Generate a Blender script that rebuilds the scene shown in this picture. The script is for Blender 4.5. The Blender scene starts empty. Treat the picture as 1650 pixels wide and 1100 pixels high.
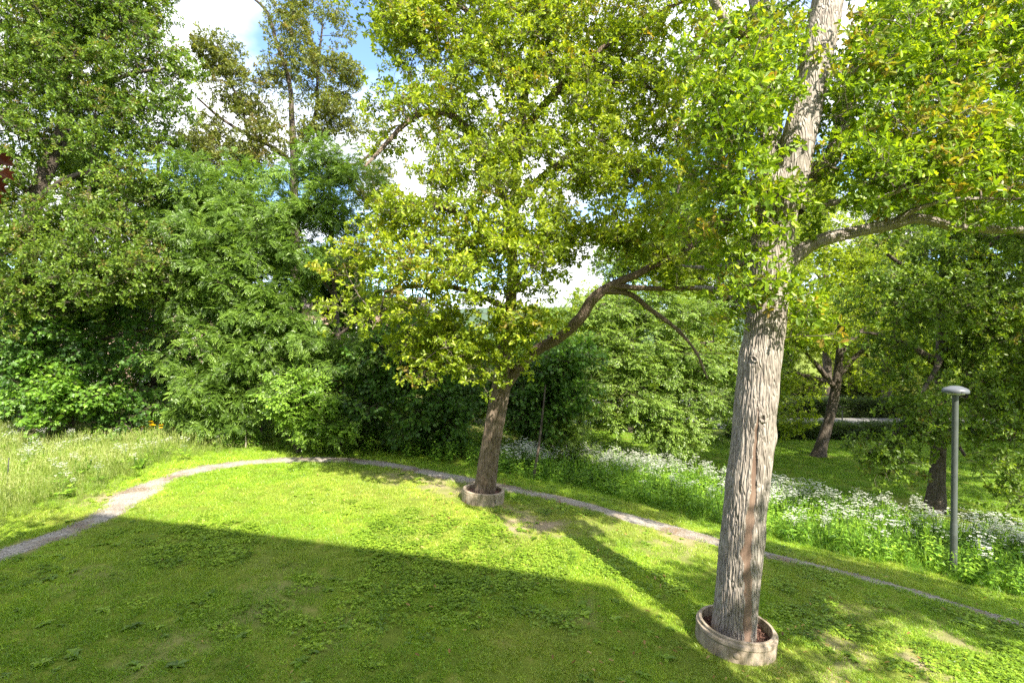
import bpy, bmesh, math, random
import numpy as np
from mathutils import Vector, Matrix, Quaternion, noise as mnoise

# ------------------------------------------------------------------ camera, sky, sun, exposure
SC = bpy.context.scene
COL = SC.collection
R = math.radians
FPX = 820.0                      # focal length in photograph pixels (1650 wide)
CZ = 4.3                         # eye height, on an upper balcony
cam_d = bpy.data.cameras.new('camera')
cam_d.sensor_width = 36.0
cam_d.lens = FPX / 1650.0 * 36.0
cam_d.clip_start = 0.1
cam_d.clip_end = 6000.0
cam = bpy.data.objects.new('camera', cam_d)
cam.location = (0, 0, CZ)
cam.rotation_euler = (R(90), 0, 0)
COL.objects.link(cam)
SC.camera = cam

SUN_EL, SUN_AZ = 43.0, 150.0     # azimuth clockwise from +Y
SUN_DIR = Vector((math.sin(R(SUN_AZ)) * math.cos(R(SUN_EL)), math.cos(R(SUN_AZ)) * math.cos(R(SUN_EL)), math.sin(R(SUN_EL))))
world = bpy.data.worlds.new('World')
SC.world = world
world.use_nodes = True


def build_sky():
    nt = world.node_tree
    nt.nodes.clear()
    N, L = nt.nodes.new, nt.links.new
    out = N('ShaderNodeOutputWorld')
    bg = N('ShaderNodeBackground')
    bg.inputs['Strength'].default_value = 0.15
    sky = N('ShaderNodeTexSky')
    sky.sky_type = 'NISHITA'
    sky.sun_disc = False
    sky.sun_elevation = R(SUN_EL)
    sky.sun_rotation = R(SUN_AZ)
    sky.air_density = 0.8
    sky.dust_density = 0.1
    sky.ozone_density = 3.0
    tc = N('ShaderNodeTexCoord')
    sep = N('ShaderNodeSeparateXYZ')
    L(tc.outputs['Generated'], sep.inputs[0])
    # clouds lie on a plane high above: direction / height
    zadd = N('ShaderNodeMath'); zadd.operation = 'ADD'; zadd.inputs[1].default_value = 0.22
    zmx = N('ShaderNodeMath'); zmx.operation = 'MAXIMUM'; zmx.inputs[1].default_value = 0.02
    L(sep.outputs['Z'], zmx.inputs[0]); L(zmx.outputs[0], zadd.inputs[0])
    dv = N('ShaderNodeVectorMath'); dv.operation = 'DIVIDE'
    comb = N('ShaderNodeCombineXYZ')
    for k in range(3):
        L(zadd.outputs[0], comb.inputs[k])
    L(tc.outputs['Generated'], dv.inputs[0]); L(comb.outputs[0], dv.inputs[1])
    mp = N('ShaderNodeMapping')
    mp.inputs['Location'].default_value = (2.6, 0.35, 0)
    mp.inputs['Scale'].default_value = (0.9, 0.9, 0.0)
    L(dv.outputs[0], mp.inputs[0])
    n1 = N('ShaderNodeTexNoise'); n1.inputs['Scale'].default_value = 1.25
    n1.inputs['Detail'].default_value = 9; n1.inputs['Roughness'].default_value = 0.52
    n1.inputs['Distortion'].default_value = 0.25
    L(mp.outputs[0], n1.inputs['Vector'])
    ramp = N('ShaderNodeValToRGB')
    ramp.color_ramp.elements[0].position = 0.42
    ramp.color_ramp.elements[1].position = 0.53
    L(n1.outputs['Fac'], ramp.inputs[0])
    n2 = N('ShaderNodeTexNoise'); n2.inputs['Scale'].default_value = 3.0; n2.inputs['Detail'].default_value = 6
    L(mp.outputs[0], n2.inputs['Vector'])
    cr = N('ShaderNodeValToRGB')
    cr.color_ramp.elements[0].position = 0.3; cr.color_ramp.elements[0].color = (0.44, 0.48, 0.56, 1)
    cr.color_ramp.elements[1].position = 0.62; cr.color_ramp.elements[1].color = (1, 1, 1, 1)
    L(n2.outputs['Fac'], cr.inputs[0])
    cs = N('ShaderNodeVectorMath'); cs.operation = 'SCALE'; cs.inputs['Scale'].default_value = 5.2
    L(cr.outputs[0], cs.inputs[0])
    mix = N('ShaderNodeMix'); mix.data_type = 'RGBA'
    L(ramp.outputs[0], mix.inputs['Factor'])
    L(sky.outputs[0], mix.inputs['A']); L(cs.outputs[0], mix.inputs['B'])
    L(mix.outputs['Result'], bg.inputs['Color'])
    L(bg.outputs[0], out.inputs['Surface'])


build_sky()
sun_d = bpy.data.lights.new('sun', 'SUN')
sun_d.energy = 4.4
sun_d.angle = R(0.6)
sun_d.color = (1.0, 0.93, 0.78)
sun = bpy.data.objects.new('sun', sun_d)
sun.rotation_euler = SUN_DIR.to_track_quat('Z', 'Y').to_euler()
sun.location = SUN_DIR * 60
COL.objects.link(sun)
SC.view_settings.view_transform = 'Standard'
SC.view_settings.look = 'None'
SC.view_settings.exposure = 1.8
SC.view_settings.gamma = 1.0
SC.view_settings.use_curve_mapping = False
SC.render.engine = 'CYCLES'
cy = SC.cycles
cy.max_bounces = 7
cy.diffuse_bounces = 4
cy.glossy_bounces = 2
cy.transmission_bounces = 5
cy.transparent_max_bounces = 4
cy.caustics_reflective = False
cy.caustics_refractive = False
cy.use_denoising = False
cy.sample_clamp_indirect = 4.0

# ------------------------------------------------------------------ small helpers
rng = np.random.default_rng(11)
random.seed(11)


def tag(o, label=None, cat=None, group=None, kind=None):
    if label: o['label'] = label
    if cat: o['category'] = cat
    if group: o['group'] = group
    if kind: o['kind'] = kind
    return o


def empty(name, loc=(0, 0, 0)):
    o = bpy.data.objects.new(name, None)
    o.empty_display_size = 0.2
    o.location = loc
    COL.objects.link(o)
    return o


def mesh_obj(name, verts, faces, mat=None, parent=None, smooth=True):
    """world-space vertices; a parent that only has a location is compensated"""
    me = bpy.data.meshes.new(name)
    v = np.asarray(verts, dtype=np.float64)
    if parent is not None:
        v = v - np.array(parent.location)
    me.from_pydata(v.tolist(), [], faces if isinstance(faces, list) else faces.tolist())
    if smooth:
        me.polygons.foreach_set('use_smooth', np.ones(len(me.polygons), dtype=bool))
    me.update()
    o = bpy.data.objects.new(name, me)
    if mat: me.materials.append(mat)
    COL.objects.link(o)
    o.parent = parent
    return o


def fast_quads(name, v, quads, mat, parent=None, smooth=True):
    v = np.asarray(v, dtype=np.float32)
    if parent is not None:
        v = v - np.array(parent.location, dtype=np.float32)
    me = bpy.data.meshes.new(name)
    n = len(quads)
    me.vertices.add(len(v)); me.vertices.foreach_set('co', v.ravel())
    me.loops.add(n * 4); me.loops.foreach_set('vertex_index', np.asarray(quads, dtype=np.int32).ravel())
    me.polygons.add(n)
    me.polygons.foreach_set('loop_start', np.arange(n, dtype=np.int32) * 4)
    me.polygons.foreach_set('use_smooth', np.full(n, smooth, dtype=bool))
    me.materials.append(mat)
    me.update(calc_edges=True)
    o = bpy.data.objects.new(name, me)
    COL.objects.link(o)
    o.parent = parent
    return o


def hash2(ix, iy, seed):
    h = (ix.astype(np.int64) * 374761393 + iy.astype(np.int64) * 668265263 + seed * 974711) & 0xffffffff
    h = ((h ^ (h >> 13)) * 1274126177) & 0xffffffff
    h = (h ^ (h >> 16)) & 0xffff
    return h / 65535.0


def vnoise(x, y, seed=0):
    x = np.asarray(x, float); y = np.asarray(y, float)
    ix = np.floor(x); iy = np.floor(y)
    fx = x - ix; fy = y - iy
    fx = fx * fx * (3 - 2 * fx); fy = fy * fy * (3 - 2 * fy)
    a = hash2(ix, iy, seed); b = hash2(ix + 1, iy, seed)
    c = hash2(ix, iy + 1, seed); d = hash2(ix + 1, iy + 1, seed)
    return (a * (1 - fx) + b * fx) * (1 - fy) + (c * (1 - fx) + d * fx) * fy


def fnoise(x, y, seed=0, o=3):
    s = 0; w = 0
    for k in range(o):
        s = s + vnoise(x * 2 ** k, y * 2 ** k, seed + k * 17) / 2 ** k
        w += 1 / 2 ** k
    return s / w


def sstep(a, b, x):
    t = np.clip((x - a) / (b - a), 0, 1)
    return t * t * (3 - 2 * t)


# ------------------------------------------------------------------ terrain height and pixel -> place
def H(x, y):
    x = np.asarray(x, float); y = np.asarray(y, float)
    z = -0.62 * np.tanh((x - 1) * 0.12)
    d = 0.64 * x + 0.77 * y - 12.0
    drop = -1.25 * (1 - np.exp(-np.maximum(d, 0) / 6.0)) * sstep(-5, 4, x)
    z = z + drop
    near = np.exp(-((x / 60) ** 2 + ((y - 12) / 60) ** 2))
    z = z + near * (0.10 * (fnoise(x * .22 + 5, y * .22, 3, 2) - .5) + 0.035 * (fnoise(x * 1.1, y * 1.1, 9, 2) - .5))
    return z


def P(u, v, Y):
    return np.array([(u - 825) / FPX * Y, Y, CZ - (v - 550) / FPX * Y])


def G(u, v):
    """where the ray through photo pixel u,v meets the ground"""
    lo = 2.0
    t = lo
    while t < 120:
        p = P(u, v, t)
        if p[2] < float(H(p[0], p[1])):
            break
        t += 0.1
    a, b = t - 0.1, t
    for _ in range(18):
        m = (a + b) / 2
        p = P(u, v, m)
        if p[2] < float(H(p[0], p[1])): b = m
        else: a = m
    p = P(u, v, b)
    return np.array([p[0], p[1], float(H(p[0], p[1]))])


# ------------------------------------------------------------------ materials
def new_mat(name):
    m = bpy.data.materials.new(name)
    m.use_nodes = True
    nt = m.node_tree
    nt.nodes.clear()
    return m, nt, nt.nodes.new, nt.links.new


def ramp_node(N, stops):
    r = N('ShaderNodeValToRGB')
    els = r.color_ramp.elements
    while len(els) < len(stops): els.new(0.5)
    for e, (p, c) in zip(els, stops):
        e.position = p; e.color = (*c, 1)
    return r


def leaf_mat(name, dark, mid, light, trans=(1.3, 1.22, 0.4), tfac=0.46, young=None, gloss=0.02, rough=0.4, gain=1.5):
    """leaf: colour varies by leaf (vertex attribute 'tint') and by spray (instance attribute 'rnd')"""
    m, nt, N, L = new_mat(name)
    out = N('ShaderNodeOutputMaterial')
    at = N('ShaderNodeAttribute'); at.attribute_name = 'tint'
    ai = N('ShaderNodeAttribute'); ai.attribute_name = 'rnd'; ai.attribute_type = 'INSTANCER'
    add = N('ShaderNodeMath'); add.operation = 'MULTIPLY_ADD'; add.inputs[1].default_value = 0.5
    half = N('ShaderNodeMath'); half.operation = 'MULTIPLY'; half.inputs[1].default_value = 0.5
    L(ai.outputs['Fac'], half.inputs[0])
    L(at.outputs['Fac'], add.inputs[0]); L(half.outputs[0], add.inputs[2])
    dark, mid, light = [tuple(min(.9, c * gain * w_) for c in q) for q, w_ in ((dark, .72), (mid, 1.0), (light, 1.22))]
    stops = [(0.12, dark), (0.5, mid), (0.88, light)]
    rp = ramp_node(N, stops)
    L(add.outputs[0], rp.inputs[0])
    col = rp.outputs[0]
    if young is not None:
        ay = N('ShaderNodeAttribute'); ay.attribute_name = 'young'; ay.attribute_type = 'INSTANCER'
        at2 = N('ShaderNodeAttribute'); at2.attribute_name = 'tipness'
        mu = N('ShaderNodeMath'); mu.operation = 'MULTIPLY'
        L(ay.outputs['Fac'], mu.inputs[0]); L(at2.outputs['Fac'], mu.inputs[1])
        mx = N('ShaderNodeMix'); mx.data_type = 'RGBA'
        L(mu.outputs[0], mx.inputs['Factor']); L(col, mx.inputs['A'])
        mx.inputs['B'].default_value = (*young, 1)
        col = mx.outputs['Result']
    df = N('ShaderNodeBsdfDiffuse'); L(col, df.inputs['Color'])
    tm = N('ShaderNodeMix'); tm.data_type = 'RGBA'; tm.blend_type = 'MULTIPLY'; tm.inputs['Factor'].default_value = 1.0
    L(col, tm.inputs['A']); tm.inputs['B'].default_value = (*trans, 1)
    tr = N('ShaderNodeBsdfTranslucent'); L(tm.outputs['Result'], tr.inputs['Color'])
    m1 = N('ShaderNodeMixShader'); m1.inputs[0].default_value = tfac
    L(df.outputs[0], m1.inputs[1]); L(tr.outputs[0], m1.inputs[2])
    gl = N('ShaderNodeBsdfGlossy'); gl.inputs['Roughness'].default_value = rough
    gl.inputs['Color'].default_value = (1, 1, 1, 1)
    m2 = N('ShaderNodeMixShader'); m2.inputs[0].default_value = gloss
    L(m1.outputs[0], m2.inputs[1]); L(gl.outputs[0], m2.inputs[2])
    L(m2.outputs[0], out.inputs['Surface'])
    return m


def solid_mat(name, stops, scale=8.0, detail=6, rough=0.8, bump=0.3, bump_scale=40.0, metallic=0.0, stretch=(1, 1, 1), spec=0.3, bdist=0.01):
    m, nt, N, L = new_mat(name)
    out = N('ShaderNodeOutputMaterial')
    b = N('ShaderNodeBsdfPrincipled')
    tc = N('ShaderNodeTexCoord')
    mp = N('ShaderNodeMapping'); mp.inputs['Scale'].default_value = stretch
    L(tc.outputs['Object'], mp.inputs[0])
    n = N('ShaderNodeTexNoise'); n.inputs['Scale'].default_value = scale; n.inputs['Detail'].default_value = detail
    n.inputs['Roughness'].default_value = 0.62
    L(mp.outputs[0], n.inputs['Vector'])
    rp = ramp_node(N, stops)
    L(n.outputs['Fac'], rp.inputs[0]); L(rp.outputs[0], b.inputs['Base Color'])
    n2 = N('ShaderNodeTexNoise'); n2.inputs['Scale'].default_value = bump_scale; n2.inputs['Detail'].default_value = 6
    L(mp.outputs[0], n2.inputs['Vector'])
    bp = N('ShaderNodeBump'); bp.inputs['Strength'].default_value = bump; bp.inputs['Distance'].default_value = bdist
    L(n2.outputs['Fac'], bp.inputs['Height']); L(bp.outputs[0], b.inputs['Normal'])
    b.inputs['Roughness'].default_value = rough
    b.inputs['Metallic'].default_value = metallic
    b.inputs['Specular IOR Level'].default_value = spec
    L(b.outputs[0], out.inputs['Surface'])
    return m


def bark_mat(name, c0, c1, c2, scale=5.0, fur=26.0, bump=0.8):
    """vertically stretched plates: Voronoi cracks as relief, noise as pigment and lichen"""
    m, nt, N, L = new_mat(name)
    out = N('ShaderNodeOutputMaterial')
    b = N('ShaderNodeBsdfPrincipled')
    tc = N('ShaderNodeTexCoord')
    mp = N('ShaderNodeMapping'); mp.inputs['Scale'].default_value = (1, 1, 0.13)
    L(tc.outputs['Object'], mp.inputs[0])
    n = N('ShaderNodeTexNoise'); n.inputs['Scale'].default_value = scale; n.inputs['Detail'].default_value = 8
    n.inputs['Roughness'].default_value = 0.7
    L(tc.outputs['Object'], n.inputs['Vector'])
    n3 = N('ShaderNodeTexNoise'); n3.inputs['Scale'].default_value = 34; n3.inputs['Detail'].default_value = 5
    L(mp.outputs[0], n3.inputs['Vector'])
    ad = N('ShaderNodeMath'); ad.operation = 'MULTIPLY_ADD'; ad.inputs[1].default_value = 0.5
    hf = N('ShaderNodeMath'); hf.operation = 'MULTIPLY'; hf.inputs[1].default_value = 0.5
    L(n.outputs['Fac'], hf.inputs[0]); L(n3.outputs['Fac'], ad.inputs[0]); L(hf.outputs[0], ad.inputs[2])
    rp = ramp_node(N, [(0.34, c0), (0.5, c1), (0.66, c2)])
    L(ad.outputs[0], rp.inputs[0]); L(rp.outputs[0], b.inputs['Base Color'])
    wn = N('ShaderNodeTexNoise'); wn.inputs['Scale'].default_value = 9
    L(mp.outputs[0], wn.inputs['Vector'])
    va = N('ShaderNodeVectorMath'); va.operation = 'MULTIPLY_ADD'
    L(wn.outputs['Color'], va.inputs[0]); va.inputs[1].default_value = (0.06, 0.06, 0.06); L(mp.outputs[0], va.inputs[2])
    vo = N('ShaderNodeTexVoronoi'); vo.feature = 'DISTANCE_TO_EDGE'; vo.inputs['Scale'].default_value = fur
    L(va.outputs[0], vo.inputs['Vector'])
    mr = N('ShaderNodeMapRange'); mr.inputs['From Max'].default_value = 0.25
    L(vo.outputs['Distance'], mr.inputs['Value'])
    bp = N('ShaderNodeBump'); bp.inputs['Strength'].default_value = bump; bp.inputs['Distance'].default_value = 0.03
    L(mr.outputs[0], bp.inputs['Height'])
    bp2 = N('ShaderNodeBump'); bp2.inputs['Strength'].default_value = 0.5; bp2.inputs['Distance'].default_value = 0.01
    L(n3.outputs['Fac'], bp2.inputs['Height']); L(bp.outputs[0], bp2.inputs['Normal'])
    L(bp2.outputs[0], b.inputs['Normal'])
    b.inputs['Roughness'].default_value = 0.9
    b.inputs['Specular IOR Level'].default_value = 0.15
    L(b.outputs[0], out.inputs['Surface'])
    return m


M = {}
M['bark_oak'] = bark_mat('bark_oak', (0.20, 0.17, 0.145), (0.33, 0.29, 0.255), (0.43, 0.39, 0.35))
M['bark_brown'] = bark_mat('bark_brown', (0.11, 0.08, 0.06), (0.20, 0.15, 0.115), (0.30, 0.24, 0.19))
M['bark_dark'] = bark_mat('bark_dark', (0.06, 0.048, 0.038), (0.11, 0.088, 0.07), (0.19, 0.165, 0.14))
M['scar'] = solid_mat('exposed_wood', [(0.3, (0.14, 0.088, 0.064)), (0.7, (0.27, 0.19, 0.145))], scale=14, stretch=(1, 1, .12), bump=.5, bump_scale=60)
M['twig'] = solid_mat('twig', [(0.3, (0.055, 0.042, 0.03)), (0.7, (0.13, 0.105, 0.08))], scale=6, bump=.2)
M['twig_oak'] = solid_mat('twig_oak', [(0.3, (0.07, 0.055, 0.042)), (0.7, (0.19, 0.155, 0.125))], scale=6, bump=.2)
M['stem'] = solid_mat('stem', [(0.3, (0.06, 0.12, 0.02)), (0.7, (0.10, 0.17, 0.035))], scale=6, bump=.1)

M['oak_near'] = leaf_mat('oak_near', (0.062, 0.115, 0.010), (0.125, 0.20, 0.014), (0.21, 0.275, 0.02), young=(0.42, 0.25, 0.07), trans=(1.35, 1.25, .4), tfac=.5, gain=1.75)
M['oak_mid'] = leaf_mat('oak_mid', (0.068, 0.112, 0.009), (0.13, 0.188, 0.012), (0.22, 0.262, 0.02), young=(0.36, 0.22, 0.05), trans=(1.3, 1.2, .35), tfac=.5, gain=1.95)
M['oak_far'] = leaf_mat('oak_far', (0.045, 0.093, 0.011), (0.086, 0.152, 0.017), (0.15, 0.215, 0.028), young=(0.28, 0.18, 0.07))
M['oak_dull'] = leaf_mat('oak_dull', (0.06, 0.085, 0.016), (0.105, 0.135, 0.024), (0.17, 0.185, 0.035), young=(0.28, 0.18, 0.07))
M['ash'] = leaf_mat('ash', (0.05, 0.10, 0.014), (0.092, 0.162, 0.022), (0.15, 0.23, 0.038), gloss=.022)
M['maple'] = leaf_mat('maple', (0.03, 0.078, 0.012), (0.06, 0.135, 0.018), (0.115, 0.20, 0.026), gloss=.022)
M['maple_bright'] = leaf_mat('maple_bright', (0.05, 0.12, 0.015), (0.095, 0.19, 0.022), (0.16, 0.27, 0.03), gloss=.022)
M['elm'] = leaf_mat('elm', (0.06, 0.115, 0.016), (0.115, 0.19, 0.026), (0.185, 0.26, 0.045), gloss=.022)
M['hazel'] = leaf_mat('hazel', (0.06, 0.13, 0.014), (0.11, 0.20, 0.022), (0.17, 0.27, 0.035))
M['hedge'] = leaf_mat('hedge_leaf', (0.02, 0.035, 0.01), (0.035, 0.065, 0.014), (0.06, 0.10, 0.02))
M['copper'] = leaf_mat('copper_leaf', (0.10, 0.03, 0.012), (0.17, 0.055, 0.02), (0.26, 0.10, 0.03), trans=(1.6, .9, .5), gain=1.0)
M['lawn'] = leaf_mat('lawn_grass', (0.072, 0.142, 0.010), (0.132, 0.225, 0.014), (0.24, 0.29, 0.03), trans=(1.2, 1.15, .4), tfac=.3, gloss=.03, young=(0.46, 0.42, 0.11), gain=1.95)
M['clover'] = leaf_mat('clover', (0.085, 0.16, 0.012), (0.14, 0.235, 0.016), (0.21, 0.30, 0.025), tfac=.32, gloss=.03, gain=1.3)
M['meadow'] = leaf_mat('meadow_grass', (0.09, 0.16, 0.018), (0.15, 0.23, 0.026), (0.22, 0.29, 0.05), trans=(1.2, 1.15, .5), tfac=.35, gloss=.03, young=(0.42, 0.39, 0.18), gain=1.28)
M['bank'] = leaf_mat('bank_leaf', (0.055, 0.13, 0.014), (0.10, 0.20, 0.02), (0.18, 0.27, 0.03), tfac=.4, gloss=.02, gain=1.7)
M['umbel'] = leaf_mat('white_flower', (0.60, 0.62, 0.52), (0.70, 0.71, 0.63), (0.78, 0.78, 0.72), trans=(1, 1, .95), tfac=.3, gloss=.0, gain=1.0)
M['yellow_petal'] = leaf_mat('yellow_petal', (0.7, 0.38, 0.01), (0.8, 0.48, 0.01), (0.85, 0.55, 0.02), trans=(1, 1, 1), gloss=.0)
M['concrete'] = solid_mat('concrete', [(0.28, (0.24, 0.195, 0.15)), (0.5, (0.34, 0.285, 0.23)), (0.72, (0.41, 0.36, 0.30))], scale=7, bump=.45, bump_scale=70, rough=.92, bdist=.006)
def stain(m):
    nt = m.node_tree; N, L = nt.nodes.new, nt.links.new
    b = next(n for n in nt.nodes if n.type == 'BSDF_PRINCIPLED')
    src = b.inputs['Base Color'].links[0].from_socket
    tc = N('ShaderNodeTexCoord'); mp = N('ShaderNodeMapping'); mp.inputs['Scale'].default_value = (5, 5, 1.6)
    L(tc.outputs['Object'], mp.inputs[0])
    n = N('ShaderNodeTexNoise'); n.inputs['Scale'].default_value = 1.6; n.inputs['Detail'].default_value = 9; n.inputs['Roughness'].default_value = .72
    L(mp.outputs[0], n.inputs['Vector'])
    rp = ramp_node(N, [(0.36, (0.42, 0.42, 0.32)), (0.5, (.9, .88, .84)), (0.62, (1.15, 1.12, 1.08))])
    L(n.outputs['Fac'], rp.inputs[0])
    mx = N('ShaderNodeMix'); mx.data_type = 'RGBA'; mx.blend_type = 'MULTIPLY'; mx.inputs['Factor'].default_value = 1
    L(src, mx.inputs['A']); L(rp.outputs[0], mx.inputs['B']); L(mx.outputs['Result'], b.inputs['Base Color'])


stain(M['concrete'])
M['mulch'] = solid_mat('mulch', [(0.3, (0.05, 0.025, 0.018)), (0.5, (0.12, 0.06, 0.045)), (0.7, (0.2, 0.11, 0.085))], scale=45, bump=1.0, bump_scale=60, bdist=.03)
M['steel'] = solid_mat('galvanised_paint', [(0.3, (0.055, 0.066, 0.06)), (0.7, (0.08, 0.09, 0.085))], scale=5, bump=.05, rough=.5, metallic=.1, spec=.4)
M['lamp_shade'] = solid_mat('lamp_shade', [(0.3, (0.085, 0.095, 0.115)), (0.7, (0.11, 0.12, 0.14))], scale=5, bump=.05, rough=.45, spec=.5)
M['lamp_lens'] = solid_mat('lamp_lens', [(0.3, (0.5, 0.5, 0.5)), (0.7, (0.6, 0.6, 0.6))], scale=5, bump=.0, rough=.25)
M['dark_metal'] = solid_mat('dark_metal', [(0.3, (0.03, 0.03, 0.03)), (0.7, (0.06, 0.06, 0.06))], scale=9, bump=.1, rough=.5)
M['sticker'] = solid_mat('sticker', [(0.3, (0.06, 0.06, 0.07)), (0.7, (0.10, 0.10, 0.11))], scale=30, bump=0)
M['wood_stake'] = solid_mat('wood_stake', [(0.3, (0.20, 0.17, 0.13)), (0.7, (0.38, 0.34, 0.28))], scale=10, stretch=(1, 1, .1), bump=.4)
M['rope'] = solid_mat('rope', [(0.3, (0.42, 0.45, 0.42)), (0.7, (0.6, 0.62, 0.58))], scale=40, bump=.3)
M['asphalt'] = solid_mat('asphalt', [(0.3, (0.13, 0.125, 0.125)), (0.7, (0.19, 0.185, 0.18))], scale=3, bump=.2, bump_scale=80)
M['brick'] = solid_mat('brick', [(0.3, (0.34, 0.22, 0.17)), (0.7, (0.46, 0.33, 0.28))], scale=2.5, bump=.1)
M['white_paint'] = solid_mat('white_paint', [(0.3, (0.70, 0.70, 0.68)), (0.7, (0.80, 0.80, 0.79))], scale=3, bump=.02)
M['render_wall'] = solid_mat('render_wall', [(0.3, (0.58, 0.54, 0.48)), (0.7, (0.68, 0.64, 0.58))], scale=3, bump=.1)
M['roof_tile'] = solid_mat('roof_tile', [(0.3, (0.07, 0.055, 0.05)), (0.7, (0.12, 0.09, 0.08))], scale=3, bump=.2)
M['hill'] = solid_mat('hill_wood', [(0.3, (0.04, 0.07, 0.04)), (0.7, (0.07, 0.11, 0.06))], scale=.02, bump=.0)


def glass_mat():
    m, nt, N, L = new_mat('window_glass')
    out = N('ShaderNodeOutputMaterial'); b = N('ShaderNodeBsdfPrincipled')
    b.inputs['Base Color'].default_value = (0.03, 0.035, 0.04, 1); b.inputs['Roughness'].default_value = 0.05
    L(b.outputs[0], out.inputs['Surface'])
    return m


M['glass'] = glass_mat()


def ground_mat():
    m, nt, N, L = new_mat('ground_soil_and_thatch')
    out = N('ShaderNodeOutputMaterial'); b = N('ShaderNodeBsdfPrincipled')
    tc = N('ShaderNodeTexCoord')
    at = N('ShaderNodeAttribute'); at.attribute_name = 'bare'
    n = N('ShaderNodeTexNoise'); n.inputs['Scale'].default_value = 2.2; n.inputs['Detail'].default_value = 9; n.inputs['Roughness'].default_value = .7
    L(tc.outputs['Object'], n.inputs['Vector'])
    n2 = N('ShaderNodeTexNoise'); n2.inputs['Scale'].default_value = 38; n2.inputs['Detail'].default_value = 6
    L(tc.outputs['Object'], n2.inputs['Vector'])
    g = ramp_node(N, [(0.32, (0.09, 0.13, 0.016)), (0.55, (0.15, 0.19, 0.025)), (0.72, (0.24, 0.23, 0.06))])
    L(n.outputs['Fac'], g.inputs[0])
    s = ramp_node(N, [(0.3, (0.20, 0.14, 0.09)), (0.5, (0.31, 0.235, 0.165)), (0.7, (0.42, 0.345, 0.26))])
    L(n2.outputs['Fac'], s.inputs[0])
    mx = N('ShaderNodeMix'); mx.data_type = 'RGBA'
    L(at.outputs['Fac'], mx.inputs['Factor']); L(g.outputs[0], mx.inputs['A']); L(s.outputs[0], mx.inputs['B'])
    L(mx.outputs['Result'], b.inputs['Base Color'])
    bp = N('ShaderNodeBump'); bp.inputs['Strength'].default_value = .6; bp.inputs['Distance'].default_value = .02
    L(n2.outputs['Fac'], bp.inputs['Height']); L(bp.outputs[0], b.inputs['Normal'])
    b.inputs['Roughness'].default_value = .95; b.inputs['Specular IOR Level'].default_value = .1
    L(b.outputs[0], out.inputs['Surface'])
    return m


M['ground'] = ground_mat()


def gravel_mat():
    m, nt, N, L = new_mat('gravel')
    out = N('ShaderNodeOutputMaterial'); b = N('ShaderNodeBsdfPrincipled')
    tc = N('ShaderNodeTexCoord')
    v = N('ShaderNodeTexVoronoi'); v.inputs['Scale'].default_value = 55
    L(tc.outputs['Object'], v.inputs['Vector'])
    n = N('ShaderNodeTexNoise'); n.inputs['Scale'].default_value = 1.6; n.inputs['Detail'].default_value = 8
    L(tc.outputs['Object'], n.inputs['Vector'])
    c1 = ramp_node(N, [(0.1, (0.19, 0.165, 0.14)), (0.5, (0.30, 0.27, 0.235)), (0.9, (0.41, 0.38, 0.34))])
    L(v.outputs['Color'], c1.inputs[0])
    c2 = ramp_node(N, [(0.36, (0.62, 0.50, 0.38)), (0.55, (1, 1, 1))])
    L(n.outputs['Fac'], c2.inputs[0])
    mx = N('ShaderNodeMix'); mx.data_type = 'RGBA'; mx.blend_type = 'MULTIPLY'; mx.inputs['Factor'].default_value = 1
    L(c1.outputs[0], mx.inputs['A']); L(c2.outputs[0], mx.inputs['B'])
    L(mx.outputs['Result'], b.inputs['Base Color'])
    bp = N('ShaderNodeBump'); bp.inputs['Strength'].default_value = .8; bp.inputs['Distance'].default_value = .012
    L(v.outputs['Distance'], bp.inputs['Height']); L(bp.outputs[0], b.inputs['Normal'])
    b.inputs['Roughness'].default_value = .95
    L(b.outputs[0], out.inputs['Surface'])
    return m


M['gravel'] = gravel_mat()

# ------------------------------------------------------------------ the path, known by where it runs in the photograph
PATH_PX = [(-220, 985, 0.545), (-90, 935, 0.545), (0, 895, 0.545), (90, 864, 0.545), (150, 840, 0.545), (192, 815, 0.719), (225, 791, 0.814), (262, 774, 0.583), (320, 757, 0.726), (380, 747, 0.66), (450, 741.5, 0.66), (520, 740, 0.627), (590, 744, 0.561), (660, 755, 0.495), (720, 767, 0.595), (790, 781, 0.595), (870, 797, 0.527), (950, 816, 0.527), (1020, 834, 0.744), (1090, 852, 0.85), (1160, 872, 0.701), (1230, 891, 0.531), (1320, 913, 0.51), (1410, 936, 0.552), (1500, 962, 0.531), (1590, 990, 0.479), (1680, 1015, 0.531), (1800, 1052, 0.531)]


def catmull(pts, n):
    pts = np.asarray(pts, float)
    ext = np.vstack([2 * pts[0] - pts[1], pts, 2 * pts[-1] - pts[-2]])
    out = []
    for i in range(1, len(ext) - 2):
        p0, p1, p2, p3 = ext[i - 1], ext[i], ext[i + 1], ext[i + 2]
        for t in np.linspace(0, 1, n, endpoint=False):
            out.append(.5 * ((2 * p1) + (-p0 + p2) * t + (2 * p0 - 5 * p1 + 4 * p2 - p3) * t * t + (-p0 + 3 * p1 - 3 * p2 + p3) * t ** 3))
    out.append(ext[-2])
    return np.array(out)


path_pts = np.array([np.append(G(u, v)[:2], w) for u, v, w in PATH_PX])
path_c = catmull(path_pts, 14)          # x, y, width


def path_dist(x, y):
    """distance to the path's centre line divided by its half width"""
    x = np.asarray(x, float).ravel(); y = np.asarray(y, float).ravel()
    best = np.full(len(x), 1e9)
    for k in range(0, len(path_c), 2):
        px, py, w = path_c[k]
        d = np.hypot(x - px, y - py) / (w * .5)
        best = np.minimum(best, d)
    return best


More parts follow.
